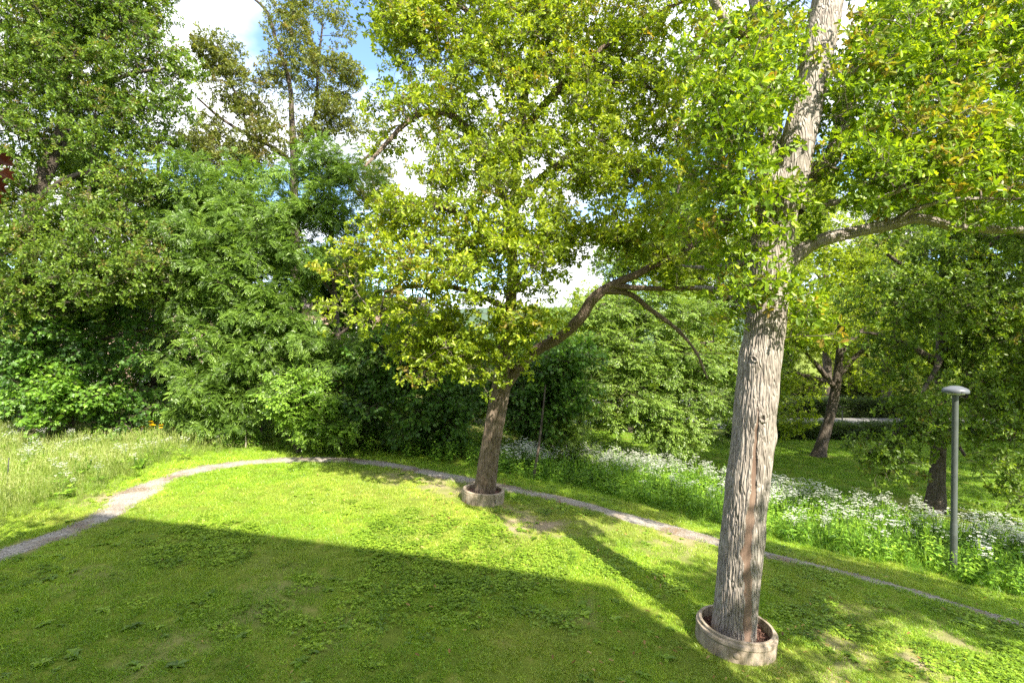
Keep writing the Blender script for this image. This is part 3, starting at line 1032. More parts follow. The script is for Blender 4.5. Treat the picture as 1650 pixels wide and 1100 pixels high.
def near_oak():
    root = empty('oak_tree', tuple(planted(ring1, 0)))
    tag(root, 'large pale-barked oak with long brown scar up its trunk, in the near concrete ring', 'tree')
    d = D1
    base = P(1183, 1045, d)
    px = [(1180, 1075, 76), (1182, 1020, 75), (1189, 940, 71), (1197, 850, 69), (1207, 760, 69), (1216, 670, 70), (1225, 590, 68), (1235, 510, 65), (1241, 440, 64), (1246, 380, 68), (1253, 320, 74), (1262, 280, 64)]
    pts = [P(u, v, d) for u, v, w in px]
    rad = [.92 * w / 2 / FPX * d for u, v, w in px]
    sides = 230
    V, C, T = tube_grid(pts, rad, sides, .012, .016, 24.0, 3.3)
    n = len(V)
    cen = C[:, :3]
    # scar, knots and burl, found by height and by direction seen from the photographer's side
    z = cen[:, 2]
    vrow = 550 + (CZ - z) / d * FPX
    off = V - cen[:, None, :]
    r = np.linalg.norm(off, axis=2)
    ndir = off / r[:, :, None]
    up = [(1190, 1040, 14), (1190, 1000, 14), (1191, 930, 13), (1189, 880, 13), (1193, 840, 12), (1199, 790, 9), (1201, 740, 7), (1204, 690, 4.5), (1206, 665, 2.5), (1207, 640, 1)]
    us = np.interp(-vrow, [-q[1] for q in up], [q[0] for q in up])
    ws = np.interp(-vrow, [-q[1] for q in up], [q[2] for q in up])
    us = us + 2.2 * np.array([mnoise.noise((0, 3.1, zz * 4.5)) for zz in z])
    ws = ws * (1 + .45 * np.array([mnoise.noise((7, 1.1, zz * 6)) for zz in z]))
    sx = (us - 825) / FPX * d
    scar = np.zeros((n, sides), bool)
    for k in range(n):
        front = ndir[k, :, 1] < -.05
        dist = np.abs(V[k, :, 0] - sx[k]) / (ws[k] / 2 / FPX * d)
        live = vrow[k] > 655
        band = front & (dist < 1.0) & live
        scar[k] = band
        lip = front & (dist >= 1.0) & (dist < 1.7) & live
        smooth_r = C[k, 3] * (1 + .09 * 0)
        r[k] = np.where(band, smooth_r - .012 + .004 * (dist ** 2), r[k])
        r[k] = np.where(lip, r[k] + .006, r[k])
    for (ku, kv, size, h) in [(1204, 577, 13, .045), (1211, 668, 15, .05), (1214, 672, 7, -.05), (1203, 578, 5, -.035), (1251, 703, 13, .055), (1170, 770, 20, .02), (1232, 640, 16, .02), (1247, 800, 14, .02), (1225, 860, 18, .018), (1175, 640, 14, .015)]:
        kp = P(ku, kv, d)
        dx = (V[:, :, 0] - kp[0]); dz = (V[:, :, 2] - kp[2]) * .8
        front = ndir[:, :, 1] < .3
        s = size / FPX * d
        r += np.where(front, h * np.exp(-(dx ** 2 + dz ** 2) / (s * s)), 0)
    V = cen[:, None, :] + ndir * r[:, :, None]
    v = V.reshape(-1, 3)
    q = grid_faces(n, sides)
    m = scar.reshape(-1)
    isc = m[q].all(axis=1)
    fast_quads('trunk', v, q[~isc], M['bark_oak'], root)
    qs = q[isc]
    used, inv = np.unique(qs.ravel(), return_inverse=True)
    so = fast_quads('scar', v[used], inv.reshape(-1, 4), M['scar'], root)
    so['label'] = 'long reddish-brown strip of bare wood up the trunk'
    # two old branch knots on the house side
    for (ku, kv, ks) in ((1204, 577, .8), (1212, 668, 1.0)):
        kp = P(ku, kv, d)
        dist2 = (V[:, :, 0] - kp[0]) ** 2 + (V[:, :, 2] - kp[2]) ** 2 + np.where(ndir[:, :, 1] < 0, 0, 9)
        i0, j0 = np.unravel_index(np.argmin(dist2), dist2.shape)
        c0, nn = Vector(V[i0, j0]), Vector(ndir[i0, j0])
        q0 = Vector((0, 0, 1)).rotation_difference(nn)
        Vk, Fk = [], []
        prof = [(.0, -.012), (.018, -.006), (.03, .012), (.044, .03), (.062, .026), (.078, .004), (.09, -.03)]
        ns_ = 26
        for i in range(ns_):
            a_ = 2 * math.pi * i / ns_
            for (r_, z_) in prof:
                w_ = ks * (1 + .28 * mnoise.noise((math.cos(a_) * 1.5 + ku, math.sin(a_) * 1.5, r_ * 20)))
                Vk.append(q0 @ Vector((math.cos(a_) * r_ * w_ * .8, math.sin(a_) * r_ * w_ * 1.15, z_ * ks * (1 + .35 * mnoise.noise((math.cos(a_) * 3, math.sin(a_) * 3, ku)))) ) + c0)
        m_p = len(prof)
        for i in range(ns_):
            for j in range(m_p - 1):
                i2 = (i + 1) % ns_
                Fk.append([i * m_p + j, i2 * m_p + j, i2 * m_p + j + 1, i * m_p + j + 1])
        mesh_obj('knot', Vk, Fk, M['bark_oak'], root)
    # stems and limbs
    stems = [
        tk([(1266, 340, d, 62), (1282, 250, d, 60), (1300, 170, d + .1, 58), (1316, 90, d + .2, 56), (1334, 0, d + .3, 54), (1352, -120, d + .5, 48), (1362, -260, d + .6, 38), (1376, -420, d + .8, 24), (1380, -560, d + .9, 12)]),
        tk([(1240, 350, d + .1, 50), (1240, 250, d + .25, 40), (1246, 150, d + .4, 36), (1236, 70, d + .5, 34), (1222, 0, d + .6, 32), (1196, -110, d + .7, 26), (1170, -250, d + .9, 18), (1150, -400, d + 1, 9)]),
        tk([(1232, 66, d + .5, 20), (1205, 52, d + .4, 22), (1182, 48, d + .3, 20), (1160, 20, d + .2, 17), (1130, -40, d, 14), (1090, -120, d, 8)]),
        tk([(1254, 440, d, 30), (1282, 412, d - .05, 26), (1322, 388, d - .1, 23), (1380, 373, d - .1, 20), (1435, 362, d - .05, 21), (1480, 352, d, 18), (1540, 366, d + .1, 16), (1610, 370, d + .2, 14), (1700, 368, d + .3, 11), (1790, 350, d + .4, 6)]),
        tk([(1435, 362, d - .05, 10), (1470, 340, d - .2, 9), (1520, 324, d - .3, 8), (1580, 320, d - .3, 6), (1640, 322, d - .3, 4)]),
        tk([(1266, 330, d + .1, 40), (1305, 285, d + .3, 36), (1345, 245, d + .5, 33), (1370, 150, d + .8, 32), (1400, 62, d + 1.0, 30), (1445, 0, d + 1.2, 27), (1520, -90, d + 1.5, 20), (1600, -180, d + 1.7, 12)]),
        tk([(1345, 250, d + .5, 18), (1420, 195, d + .8, 16), (1500, 190, d + 1.1, 14), (1580, 160, d + 1.4, 10), (1680, 120, d + 1.6, 6)]),
        tk([(1300, 330, d, 14), (1360, 325, d - .3, 11), (1410, 320, d - .5, 9), (1470, 300, d - .7, 6)]),
        tk([(1240, 400, d, 18), (1190, 425, d + .2, 13), (1150, 432, d + .4, 9), (1100, 428, d + .6, 5)]),
        tk([(1235, 500, d + .1, 16), (1200, 490, d + .4, 12), (1165, 468, d + .6, 10), (1120, 462, d + .9, 6)]),
    ]
    skel, skr = [], []
    for i, L in enumerate(stems):
        L = [(a_, b_ * (.86 if i in (0, 1, 2, 5) else .95)) for a_, b_ in L]
        big = i in (0, 1, 3, 5)
        o, C2 = limb_obj('limb', np.array([a for a, b in L]), [b for a, b in L], M['bark_oak'], root, 56 if big else 16, .022 if big else .05, .020 if big else .008, 17, i * 5.1)
        for c in C2[4::(9 if big else 4)]:
            skel.append(c[:3]); skr.append(c[3])
    blobs = [
        B(1200, 60, d, 80), B(1170, 110, d - .2, 80), B(1170, 250, d - .3, 75), B(1215, 180, d - .5, 62), B(1195, 330, d - .4, 52),
        B(1415, 60, d - .1, 80), B(1415, 170, d - .4, 75), B(1470, 90, d + .5, 100), B(1570, 60, d + .8, 110), B(1650, 120, d + .6, 100), B(1560, 170, d + .2, 95), B(1480, 230, d - .4, 85),
        B(1400, 280, d - .6, 60), B(1560, 270, d - .2, 85), B(1640, 260, d - .2, 85), B(1500, 310, d - .5, 55), B(1610, 335, d, 50), B(1340, 300, d - .3, 55),
        # above the frame
        B(1330, -140, d + .3, 170, mult=.35), B(1150, -160, d + .3, 150, mult=.25), B(1530, -150, d + 1, 170, mult=.5), B(1700, -40, d + 1, 150, mult=.8), B(1400, -380, d + .5, 200, mult=.15), B(1620, -330, d + 1, 170, mult=.3),
        B(1740, 200, d + .6, 110), B(1760, 330, d + .3, 80), B(1500, -200, d + 2.0, 200, mult=.25),
        B(1120, 370, d + .6, 34, mult=.6),
    ]
    seed = 401
    rs = np.random.default_rng(seed)
    tips = in_blob_tips(blobs, 48, -.10, seed)
    # water shoots straight out of the trunk
    ep = []
    for _ in range(46):
        k = rs.integers(int(n * .66), n - 1)
        j = rs.integers(0, sides)
        if ndir[k, j, 1] > .5 or (abs(ndir[k, j, 0]) < .5 and rs.random() < .55): continue
        ep.append(V[k, j] + ndir[k, j] * rs.uniform(.1, .32) + np.array([0, 0, rs.uniform(0, .12)]))
        skel.append(V[k, j]); skr.append(.03)
    for L in (stems[0], stems[1]):
        cl = catmull(np.array([np.append(a, b) for a, b in L]), 10)
        for _ in range(34):
            c = cl[rs.integers(4, len(cl) // 2)]
            a = rs.uniform(0, 6.28)
            ep.append(c[:3] + (c[3] + rs.uniform(.12, .35)) * np.array([math.cos(a), math.sin(a), .2]))
    tips = np.vstack([tips, np.array(ep)])
    # the climbing stem and the long right-hand limb are cleared of leaf tips that hide them from the camera
    tu = 825 + FPX * tips[:, 0] / tips[:, 1]; tv = 550 - FPX * (tips[:, 2] - CZ) / tips[:, 1]
    su = np.interp(tv, [0, 90, 170, 250, 340], [1334, 1316, 1300, 1282, 1266])
    hid = (np.abs(tu - su) < 50) & (tv < 290) & (tv > -60) & (tips[:, 1] < d + .5)
    lv = np.interp(tu, [1282, 1322, 1380, 1435, 1480, 1540, 1610, 1700], [412, 388, 373, 362, 352, 366, 370, 368])
    hid |= (np.abs(tv - lv) < 24) & (tu > 1290) & (tips[:, 1] < d + .4)
    hid &= rs.random(len(tips)) < .93
    tips = tips[~hid]
    pos, par, rd_, tipn, ns = grow(np.array(skel), skr, tips, seg=.28, rs=rs, tip_r=.0035)
    Vb, Qb = frusta(pos, par, rd_, ns)
    o = fast_quads('branches', Vb, Qb, M['twig_oak'], root); o['kind'] = 'stuff'
    tp_ = pos[tipn]; dirs = tp_ - pos[par[tipn]]; dirs /= np.maximum(np.linalg.norm(dirs, axis=1), 1e-5)[:, None]
    m_ = len(tp_); S = 5
    rep = np.repeat(np.arange(m_), S)
    rd = rs.normal(size=(len(rep), 3)); rd[:, 2] *= .6; rd /= np.linalg.norm(rd, axis=1)[:, None]
    x = dirs[rep] * .7 + rd * .8; x[:, 2] += .1
    p = tp_[rep] + rd * rs.uniform(0, .12, len(rep))[:, None] - dirs[rep] * rs.uniform(0, .3, len(rep))[:, None]
    up = np.array([0, 0, .6]) + SUNV * .6 + rs.normal(size=(len(rep), 3)) * .45
    clump = np.repeat(rs.random(m_), S)
    yg = np.where(np.repeat(rs.random(m_), S) < .24, rs.uniform(.3, 1, len(rep)), .0)
    scatter('crown', 'oak_near', p, quats(x, up), rs.uniform(.75, 1.2, len(rep)), np.clip(.5 * clump + .5 * rs.random(len(rep)), 0, 1), yg, root)
    return root


near_oak()

# ------------------------------------------------------------------ the second oak, in its ring by the path
ring2 = G(778, 806)
D2 = float(ring2[1])
d = D2
build_tree('oak_tree', 'leaning brown oak in the far concrete ring, long bent limb reaching towards the near oak', 'tree',
           tk([(777, 815, d, 36), (783, 775, d, 34), (791, 720, d, 31.5), (801, 660, d, 31.5), (810, 610, d, 31), (815, 565, d, 25), (819, 520, d, 18), (825, 460, d, 18), (826, 390, d, 17), (830, 310, d + .1, 16), (838, 220, d + .2, 14), (850, 120, d + .3, 13), (868, 20, d + .4, 12), (876, -100, d + .5, 13), (880, -220, d + .6, 8)]),
           [tk([(812, 625, d, 20), (838, 590, d - .1, 17), (868, 562, d - .3, 17), (902, 543, d - .5, 17), (935, 512, d - .8, 19), (955, 482, d - 1, 18), (985, 460, d - 1.1, 14), (1030, 440, d - 1.2, 12), (1080, 412, d - 1.4, 12), (1140, 380, d - 1.6, 8), (1180, 330, d - 1.7, 4)]),
            tk([(985, 460, d - 1.1, 13), (1030, 464, d - 1.2, 9), (1090, 465, d - 1.3, 8), (1140, 466, d - 1.4, 7), (1200, 488, d - 1.5, 4)]),
            tk([(975, 468, d - 1.1, 12), (1015, 474, d - 1.0, 9), (1050, 500, d - .9, 8), (1090, 530, d - .8, 6), (1120, 565, d - .8, 5), (1140, 610, d - .8, 2.5)]),
            tk([(828, 360, d, 16), (790, 270, d, 14), (740, 195, d - .2, 13), (690, 180, d - .4, 11), (650, 202, d - .6, 9), (615, 240, d - .8, 7), (588, 268, d - 1, 4)]),
            tk([(840, 215, d + .2, 15), (885, 160, d, 13), (930, 118, d - .2, 11), (990, 62, d - .4, 9), (1060, 20, d - .6, 7), (1110, 0, d - .8, 4)]),
            tk([(930, 118, d - .2, 7), (985, 132, d - .4, 7), (1045, 140, d - .6, 5), (1085, 190, d - .8, 3)]),
            tk([(832, 330, d, 14), (880, 280, d - .3, 12), (940, 252, d - .5, 11), (1000, 262, d - .7, 9), (1050, 288, d - .9, 5)]),
            tk([(826, 420, d, 12), (770, 360, d - .5, 10), (700, 330, d - 1.0, 8), (630, 330, d - 1.4, 4)]),
            tk([(820, 500, d, 11), (760, 470, d - .8, 9), (690, 460, d - 1.4, 7), (620, 470, d - 1.8, 4)]),
            tk([(822, 480, d, 10), (840, 440, d - 1.0, 8), (870, 400, d - 1.8, 5)]),
            tk([(846, 150, d + .2, 12), (790, 60, d, 10), (730, 0, d - .2, 8), (650, -40, d - .4, 5)]),
            tk([(814, 560, d, 10), (770, 565, d - .6, 7), (720, 585, d - 1.0, 5), (680, 600, d - 1.2, 3)])],
           [B(640, 50, d - .4, 62), B(700, 80, d - .3, 80), B(620, 20, d, 50), B(760, 60, d, 90), B(850, 60, d - .5, 90), B(930, 50, d, 85), B(1010, 60, d - .3, 80), B(1085, 70, d - .6, 75), B(990, 150, d - .2, 80), B(1080, 160, d - .6, 70), B(890, 160, d - .8, 80),
            B(790, 150, d - .6, 80), B(690, 170, d - .5, 62), B(640, 160, d - .3, 42), B(740, 260, d - .5, 70), B(830, 260, d - 1, 75), B(920, 250, d - .8, 80), B(1010, 240, d - .6, 75), B(1100, 250, d - .9, 70), B(620, 225, d - .5, 28, mult=.5),
            B(620, 350, d - .8, 55), B(690, 340, d - 1, 75), B(770, 350, d - 1.4, 80), B(860, 350, d - 1.4, 80), B(950, 350, d - 1, 75), B(1040, 340, d - 1, 75), B(1120, 340, d - 1.2, 70),
            B(600, 430, d - 1.2, 62), B(680, 440, d - 1.6, 75), B(760, 440, d - 1.6, 75), B(850, 430, d - 1.8, 70), B(910, 395, d - 1, 45, mult=.7), B(1000, 395, d - 1.2, 50), B(1090, 410, d - 1.4, 50), B(1160, 410, d - 1.5, 50),
            B(590, 500, d - 1.2, 45), B(660, 520, d - 1.5, 65), B(740, 520, d - 1.6, 62), B(810, 515, d - 1.8, 48), B(700, 580, d - 1.2, 48), B(760, 585, d - 1.1, 38), B(850, 530, d - 1.2, 36, mult=.7), B(820, 575, d - 1.0, 28),
            B(800, -100, d, 170, mult=.6), B(960, -100, d, 150, mult=.6), B(660, -80, d, 110, mult=.6), B(880, -230, d + .3, 170, mult=.5), B(1080, -60, d - .5, 110, mult=.6), B(830, 120, d + 2.2, 200, mult=.25)],
           'oak_mid', 'bark_brown', base=planted(ring2, 0), k=17, gap=-.17, sprays=6, scale=.98, sides=64, tstep=.03, relief=.026, freq=15, young=.16, twig='twig_oak', spread=.30, dens=.5)

# ------------------------------------------------------------------ wood on the left
def gz(u, Y):
    x = (u - 825) / FPX * Y
    return float(H(x, Y))


def gv(u, Y, up=0.0):
    """pixel row of the ground (plus a height) at column u and depth Y"""
    return 550 + (CZ - gz(u, Y) - up) / Y * FPX


d = 18.5
build_tree('oak_tree', 'tall dark oak at the left edge with a thick kinked trunk and arching limb', 'tree',
           tk([(50, gv(50, d) + 8, d, 34), (50, 600, d, 27), (46, 480, d, 25), (46, 390, d, 24), (58, 320, d, 23), (82, 258, d, 22), (100, 215, d, 19), (104, 150, d, 15), (112, 80, d, 13), (122, 0, d, 11), (130, -120, d, 7)]),
           [tk([(56, 330, d, 13), (86, 302, d - .2, 11), (125, 282, d - .4, 9), (180, 272, d - .6, 7), (235, 262, d - .8, 5)]),
            tk([(102, 205, d, 9), (150, 150, d - .3, 7), (210, 120, d - .5, 6), (270, 110, d - .6, 4)]),
            tk([(104, 150, d, 8), (60, 90, d - .3, 6), (20, 60, d - .5, 4)]),
            tk([(48, 400, d, 9), (100, 380, d - 1, 7), (160, 370, d - 1.6, 4)]),
            tk([(46, 470, d, 9), (100, 450, d - 1.2, 6), (170, 450, d - 2, 4)]),
            tk([(60, 320, d, 9), (20, 290, d - .5, 7), (-40, 270, d - .8, 4)]),
            tk([(130, 500, d - 1.0, 6), (140, 420, d - 1.0, 6), (142, 330, d - 1.0, 5), (150, 240, d - 1.0, 4), (155, 160, d - 1, 3)])],
           [B(30, 30, d, 75), B(110, 30, d - .4, 80), B(190, 40, d - .3, 65), B(240, 70, d - .4, 45), B(30, 120, d - .3, 70), B(120, 130, d - .6, 70), B(200, 130, d - .4, 65), B(270, 120, d - .6, 38), B(30, 210, d - .4, 60), B(160, 215, d - .7, 55), B(230, 210, d - .6, 50),
            B(20, 300, d - .8, 45), B(210, 290, d - 1, 42), B(130, 345, d - 1.6, 50), B(60, 370, d - 1.6, 48), B(190, 380, d - 1.8, 55), B(20, 420, d - 1.5, 50), B(90, 440, d - 2, 60), B(170, 450, d - 2, 55), B(235, 440, d - 1.8, 42), B(40, 500, d - 1.6, 50), B(270, 190, d - .6, 36),
            B(-50, 100, d, 100, mult=.6), B(-60, 300, d, 90, mult=.6), B(100, -80, d, 140, mult=.5), B(220, -40, d, 70, mult=.7)],
           'oak_far', 'bark_dark', k=13, gap=-.14, sprays=6, scale=.95, sides=20, tstep=.08, relief=.02, freq=9, young=.22, spread=.36, dens=1.05)

d = 23
build_tree('oak_tree', 'sparse oak with open branches standing up against the white cloud', 'tree',
           tk([(482, gv(482, d) + 5, d, 20), (480, 560, d, 16), (476, 400, d, 14), (474, 300, d, 13), (474, 250, d, 12), (470, 190, d, 9), (466, 130, d, 7), (446, 70, d, 6), (430, 20, d, 5), (400, -10, d, 3)]),
           [tk([(474, 265, d, 9), (440, 238, d - .2, 7), (400, 218, d - .4, 6), (355, 190, d - .6, 5), (318, 158, d - .8, 3)]),
            tk([(474, 255, d, 8), (498, 220, d, 6), (510, 170, d, 5), (512, 110, d, 4), (520, 40, d, 3)]),
            tk([(474, 280, d, 7), (530, 262, d, 6), (580, 262, d, 5), (628, 210, d, 4), (650, 200, d, 2)]),
            tk([(400, 218, d - .4, 4), (385, 160, d - .4, 4), (355, 110, d - .4, 3), (350, 70, d - .4, 2)])],
           [B(350, 90, d - .4, 34, mult=1.2), B(375, 140, d - .5, 38), B(420, 175, d - .3, 40), B(460, 120, d, 42), B(430, 40, d, 30, mult=.8), B(500, 60, d, 38, mult=.9), B(540, 40, d, 28, mult=.8), B(520, 130, d, 44), B(555, 120, d - .3, 28), B(475, 195, d - .5, 40), B(540, 200, d - .3, 40), B(420, 235, d - .8, 40), B(330, 210, d - .8, 34), B(360, 255, d - .8, 40), B(585, 225, d, 28, mult=.6), B(480, 10, d, 32, mult=.7),
            B(300, 240, d - 1, 36), B(600, 300, d - .5, 36)],
           'oak_dull', 'bark_dark', k=15, gap=-.08, sprays=6, scale=.9, sides=14, tstep=.1, relief=.012, young=.2, spread=.36, dens=1.1)

d = 18.9
build_tree('ash_tree', 'light green ash with feathery leaves filling the gap left of the sparse oak', 'tree',
           tk([(415, gv(415, d) + 5, d, 15), (412, 620, d, 13), (405, 520, d, 12), (398, 430, d, 10), (392, 360, d, 8), (388, 300, d, 5)]),
           [tk([(405, 520, d, 7), (350, 440, d - .3, 6), (310, 360, d - .5, 4), (290, 290, d - .6, 3)]),
            tk([(410, 560, d, 6), (340, 560, d - .6, 5), (290, 560, d - .9, 3)]),
            tk([(400, 440, d, 6), (450, 380, d - .3, 5), (490, 320, d - .5, 3)]),
            tk([(412, 600, d, 6), (450, 560, d - .6, 5), (490, 520, d - .9, 3)])],
           [B(300, 290, d - .5, 46), B(280, 350, d - .5, 50), B(350, 310, d - .4, 52), B(400, 290, d, 40), B(330, 380, d - 1, 58), B(400, 370, d - .7, 58), B(290, 440, d - .8, 46), B(360, 450, d - 1, 58), B(430, 440, d - .8, 54), B(310, 520, d - 1, 44, mult=.7), B(400, 530, d - 1, 60), B(460, 500, d - .8, 50),
            B(360, 600, d - 1.2, 46), B(330, 635, d - 1.3, 30, mult=.8), B(420, 590, d - 1, 40), B(275, 590, d - 1, 26, mult=.6)],
           'ash', 'bark_dark', k=14, gap=-.2, sprays=5, scale=1.0, sides=12, tstep=.1, relief=.006, droop=.16, spread=.3, flatness=.6)
d = 18.4
build_tree('ash_tree', 'slender ash with drooping grey-green leaves between the sparse oak and the leaning oak', 'tree',
           tk([(552, gv(552, d) + 5, d, 12), (548, 600, d, 10), (540, 480, d, 8), (535, 400, d, 7), (532, 320, d, 5), (530, 270, d, 3)]),
           [tk([(540, 480, d, 5), (500, 420, d - .3, 4), (480, 360, d - .5, 3)]), tk([(545, 540, d, 5), (600, 500, d, 4), (640, 470, d, 2)])],
           [B(520, 260, d, 42), B(480, 300, d - .4, 48), B(550, 300, d - .3, 48), B(590, 290, d, 34), B(480, 370, d - .6, 52), B(545, 370, d - .4, 48), B(500, 440, d - .5, 44), B(560, 420, d - .3, 34), B(490, 560, d - .6, 44), B(560, 590, d - .6, 38, mult=.8), B(470, 610, d - .8, 40), B(590, 560, d - .4, 34)],
           'ash', 'bark_dark', k=13, gap=-.16, sprays=5, scale=1.0, sides=12, tstep=.1, relief=.006, droop=.22, spread=.3, flatness=.6, rnd_bias=-.05)
d = 18.7
build_tree('maple_tree', 'dark green maple in the shade at the left edge above the tall grass', 'tree',
           tk([(112, gv(112, d) + 5, d, 14), (112, 640, d, 13), (124, 590, d, 12), (128, 520, d, 11), (130, 440, d, 8)]),
           [tk([(122, 600, d, 6), (60, 570, d - .4, 5), (10, 560, d - .6, 3)]), tk([(126, 560, d, 6), (190, 540, d - .3, 5), (240, 530, d - .5, 3)]), tk([(128, 520, d, 6), (70, 480, d, 4), (30, 470, d, 3)])],
           [B(20, 560, d - .6, 48), B(80, 545, d - .6, 50), B(150, 540, d - .4, 48), B(210, 530, d - .4, 40, mult=.6), B(30, 620, d - .7, 42), B(160, 600, d - .5, 34, mult=.5), B(240, 575, d - .4, 30, mult=.4), B(90, 490, d - .3, 50), B(190, 490, d - .2, 46), B(20, 490, d - .4, 46), B(-40, 560, d, 60, mult=.6)],
           'maple', 'bark_dark', k=14, gap=-.16, sprays=5, scale=1.0, sides=12, tstep=.1, relief=.006, droop=.05, spread=.36)
build_tree('maple_tree', 'dark maple thicket tree hanging low just left of the leaning oak trunk', 'tree',
           tk([(690, gv(690, 18.6) + 5, 18.6, 11), (688, 660, 18.6, 9), (684, 600, 18.6, 8), (680, 540, 18.6, 6)]),
           [tk([(686, 630, 18.6, 5), (640, 600, 18.2, 4), (600, 600, 18, 3)]), tk([(686, 620, 18.6, 5), (730, 590, 18.2, 4), (770, 590, 18, 3)])],
           [B(600, 590, 18, 46), B(650, 560, 18, 52), B(720, 560, 18.2, 48), B(640, 620, 17.8, 44), B(700, 630, 17.8, 46), B(750, 620, 18.2, 44), B(590, 650, 18, 40), B(670, 680, 17.8, 38, mult=.7), B(730, 680, 18.4, 36, mult=.7)],
           'maple', 'bark_dark', k=15, gap=-.2, sprays=5, sides=10, tstep=.12, relief=.004, spread=.36)
build_tree('maple_tree', 'dark maple in deep shade right behind the leaning oak trunk', 'tree',
           tk([(868, gv(868, 20) + 5, 20, 9), (872, 680, 20, 8), (880, 610, 20, 7), (884, 540, 20, 5)]),
           [tk([(876, 640, 20, 5), (840, 600, 19.6, 4), (815, 590, 19.4, 3)]), tk([(880, 610, 20, 5), (920, 580, 19.8, 4), (950, 570, 19.6, 3)])],
           [B(840, 620, 19.6, 46), B(890, 590, 19.6, 50), B(880, 650, 19.4, 48), B(830, 680, 19.6, 40), B(920, 640, 19.4, 40), B(870, 700, 19.4, 34), B(930, 570, 19.4, 40), B(790, 640, 20, 44)],
           'maple', 'bark_dark', k=15, gap=-.2, sprays=5, sides=10, tstep=.12, relief=.004, spread=.36)


def shrub(name, label, u, Y, blobs, species, group, k=16, sprays=5, scale=1.0, droop=.05, gap=-.25, nst=4, rnd_bias=0.0, setback=1.5):
    # set back to the edge of the wood, behind the tall grass
    f = (Y + setback) / Y
    eye = np.array([0, 0, CZ])
    blobs = [(eye + (np.array(b[0]) - eye) * f + np.array([0, 0, .12]), tuple(np.array(b[1]) * f * .92), b[2]) for b in blobs]
    Y = Y + setback
    x = (u - 825) / FPX * Y
    g = np.array([x, Y, float(H(x, Y))])
    rs = np.random.default_rng(int(u * 7 + Y))
    tr = [(g + np.array([0, 0, -.1]), .035), (g + np.array([.05, 0, .3]), .03), (g + np.array([.1, .05, .75]), .018)]
    lims = []
    for s in range(nst):
        b = blobs[s % len(blobs)]
        e = np.array(b[0])
        m = (g + e) / 2 + np.array([rs.uniform(-.2, .2), rs.uniform(-.2, .2), .2])
        lims.append([(g + np.array([rs.uniform(-.1, .1), rs.uniform(-.1, .1), -.05]), .024), (m, .016), (e, .008)])
    return build_tree(name, label, 'shrub', tr, lims, blobs, species, 'bark_dark', group=group, k=k, gap=gap, sprays=sprays, scale=scale, sides=8, tstep=.12, relief=0, droop=droop, rnd_bias=rnd_bias)


SG = 'shrubs along the edge of the wood'
shrub('maple_sapling', 'bright green maple sapling above the tall grass at the left edge', 75, 16.6, [B(70, 615, 16.6, 36), B(110, 630, 16.4, 38), B(150, 640, 16.4, 28), B(90, 665, 16.4, 36), B(45, 655, 16.4, 34)], 'maple_bright', SG, scale=1.05)
shrub('maple_sapling', 'dark maple sapling in shadow behind the tall grass, under the ash', 225, 17.2, [B(205, 640, 17.2, 30), B(240, 655, 17.2, 26), B(190, 680, 17.2, 26), B(260, 680, 17.4, 22, mult=.7)], 'maple', SG, k=9)
shrub('hazel_shrub', 'bright yellow-green shrub where the path reaches the wood', 480, 17.3, [B(440, 645, 17.2, 34), B(480, 632, 17, 40), B(520, 662, 17, 38), B(470, 672, 16.9, 30), B(510, 690, 16.8, 26), B(550, 694, 17, 24)], 'hazel', SG, k=24, sprays=6, droop=.15, setback=.1, rnd_bias=.15)
shrub('elder_shrub', 'mid green shrub at the path bend right of the yellow-green shrub', 590, 17.6, [B(570, 690, 17.6, 34), B(610, 700, 17.6, 32), B(640, 715, 17.4, 26), B(580, 720, 17.2, 22)], 'hazel', SG, k=18, droop=.1, rnd_bias=-.3)
shrub('ash_sapling', 'feathery ash sapling bent over the meadow below the big ash', 370, 16.8, [B(330, 625, 16.6, 34), B(370, 640, 16.5, 38), B(400, 665, 16.5, 34), B(350, 675, 16.5, 30), B(310, 670, 16.8, 26)], 'ash', SG, k=18, droop=.2)
shrub('maple_sapling', 'small dark maple seedling at the foot of the leaning oak, left of its trunk', 708, 17.2, [B(690, 690, 17.2, 26), B(720, 700, 17.1, 26), B(705, 720, 17, 22)], 'maple', SG)
shrub('elm_sapling', 'leafy elm sapling right of the leaning oak where the flower bank begins', 905, 18, [B(880, 710, 18, 30), B(910, 700, 18, 34), B(935, 725, 17.8, 30), B(890, 740, 17.6, 26)], 'elm', SG, k=18)
shrub('hazel_shrub', 'low dim shrub filling the shade left of the yellow flowers', 160, 18.2, [B(135, 668, 18.2, 28), B(170, 672, 18.2, 28), B(150, 692, 18, 26)], 'maple', SG, k=8)
shrub('elder_shrub', 'low green shrub in the wood behind the sagging cord', 320, 18.4, [B(290, 680, 18.4, 30), B(330, 690, 18.4, 30), B(370, 700, 18.2, 28), B(410, 700, 18.2, 28)], 'hazel', SG, k=16, rnd_bias=-.35)

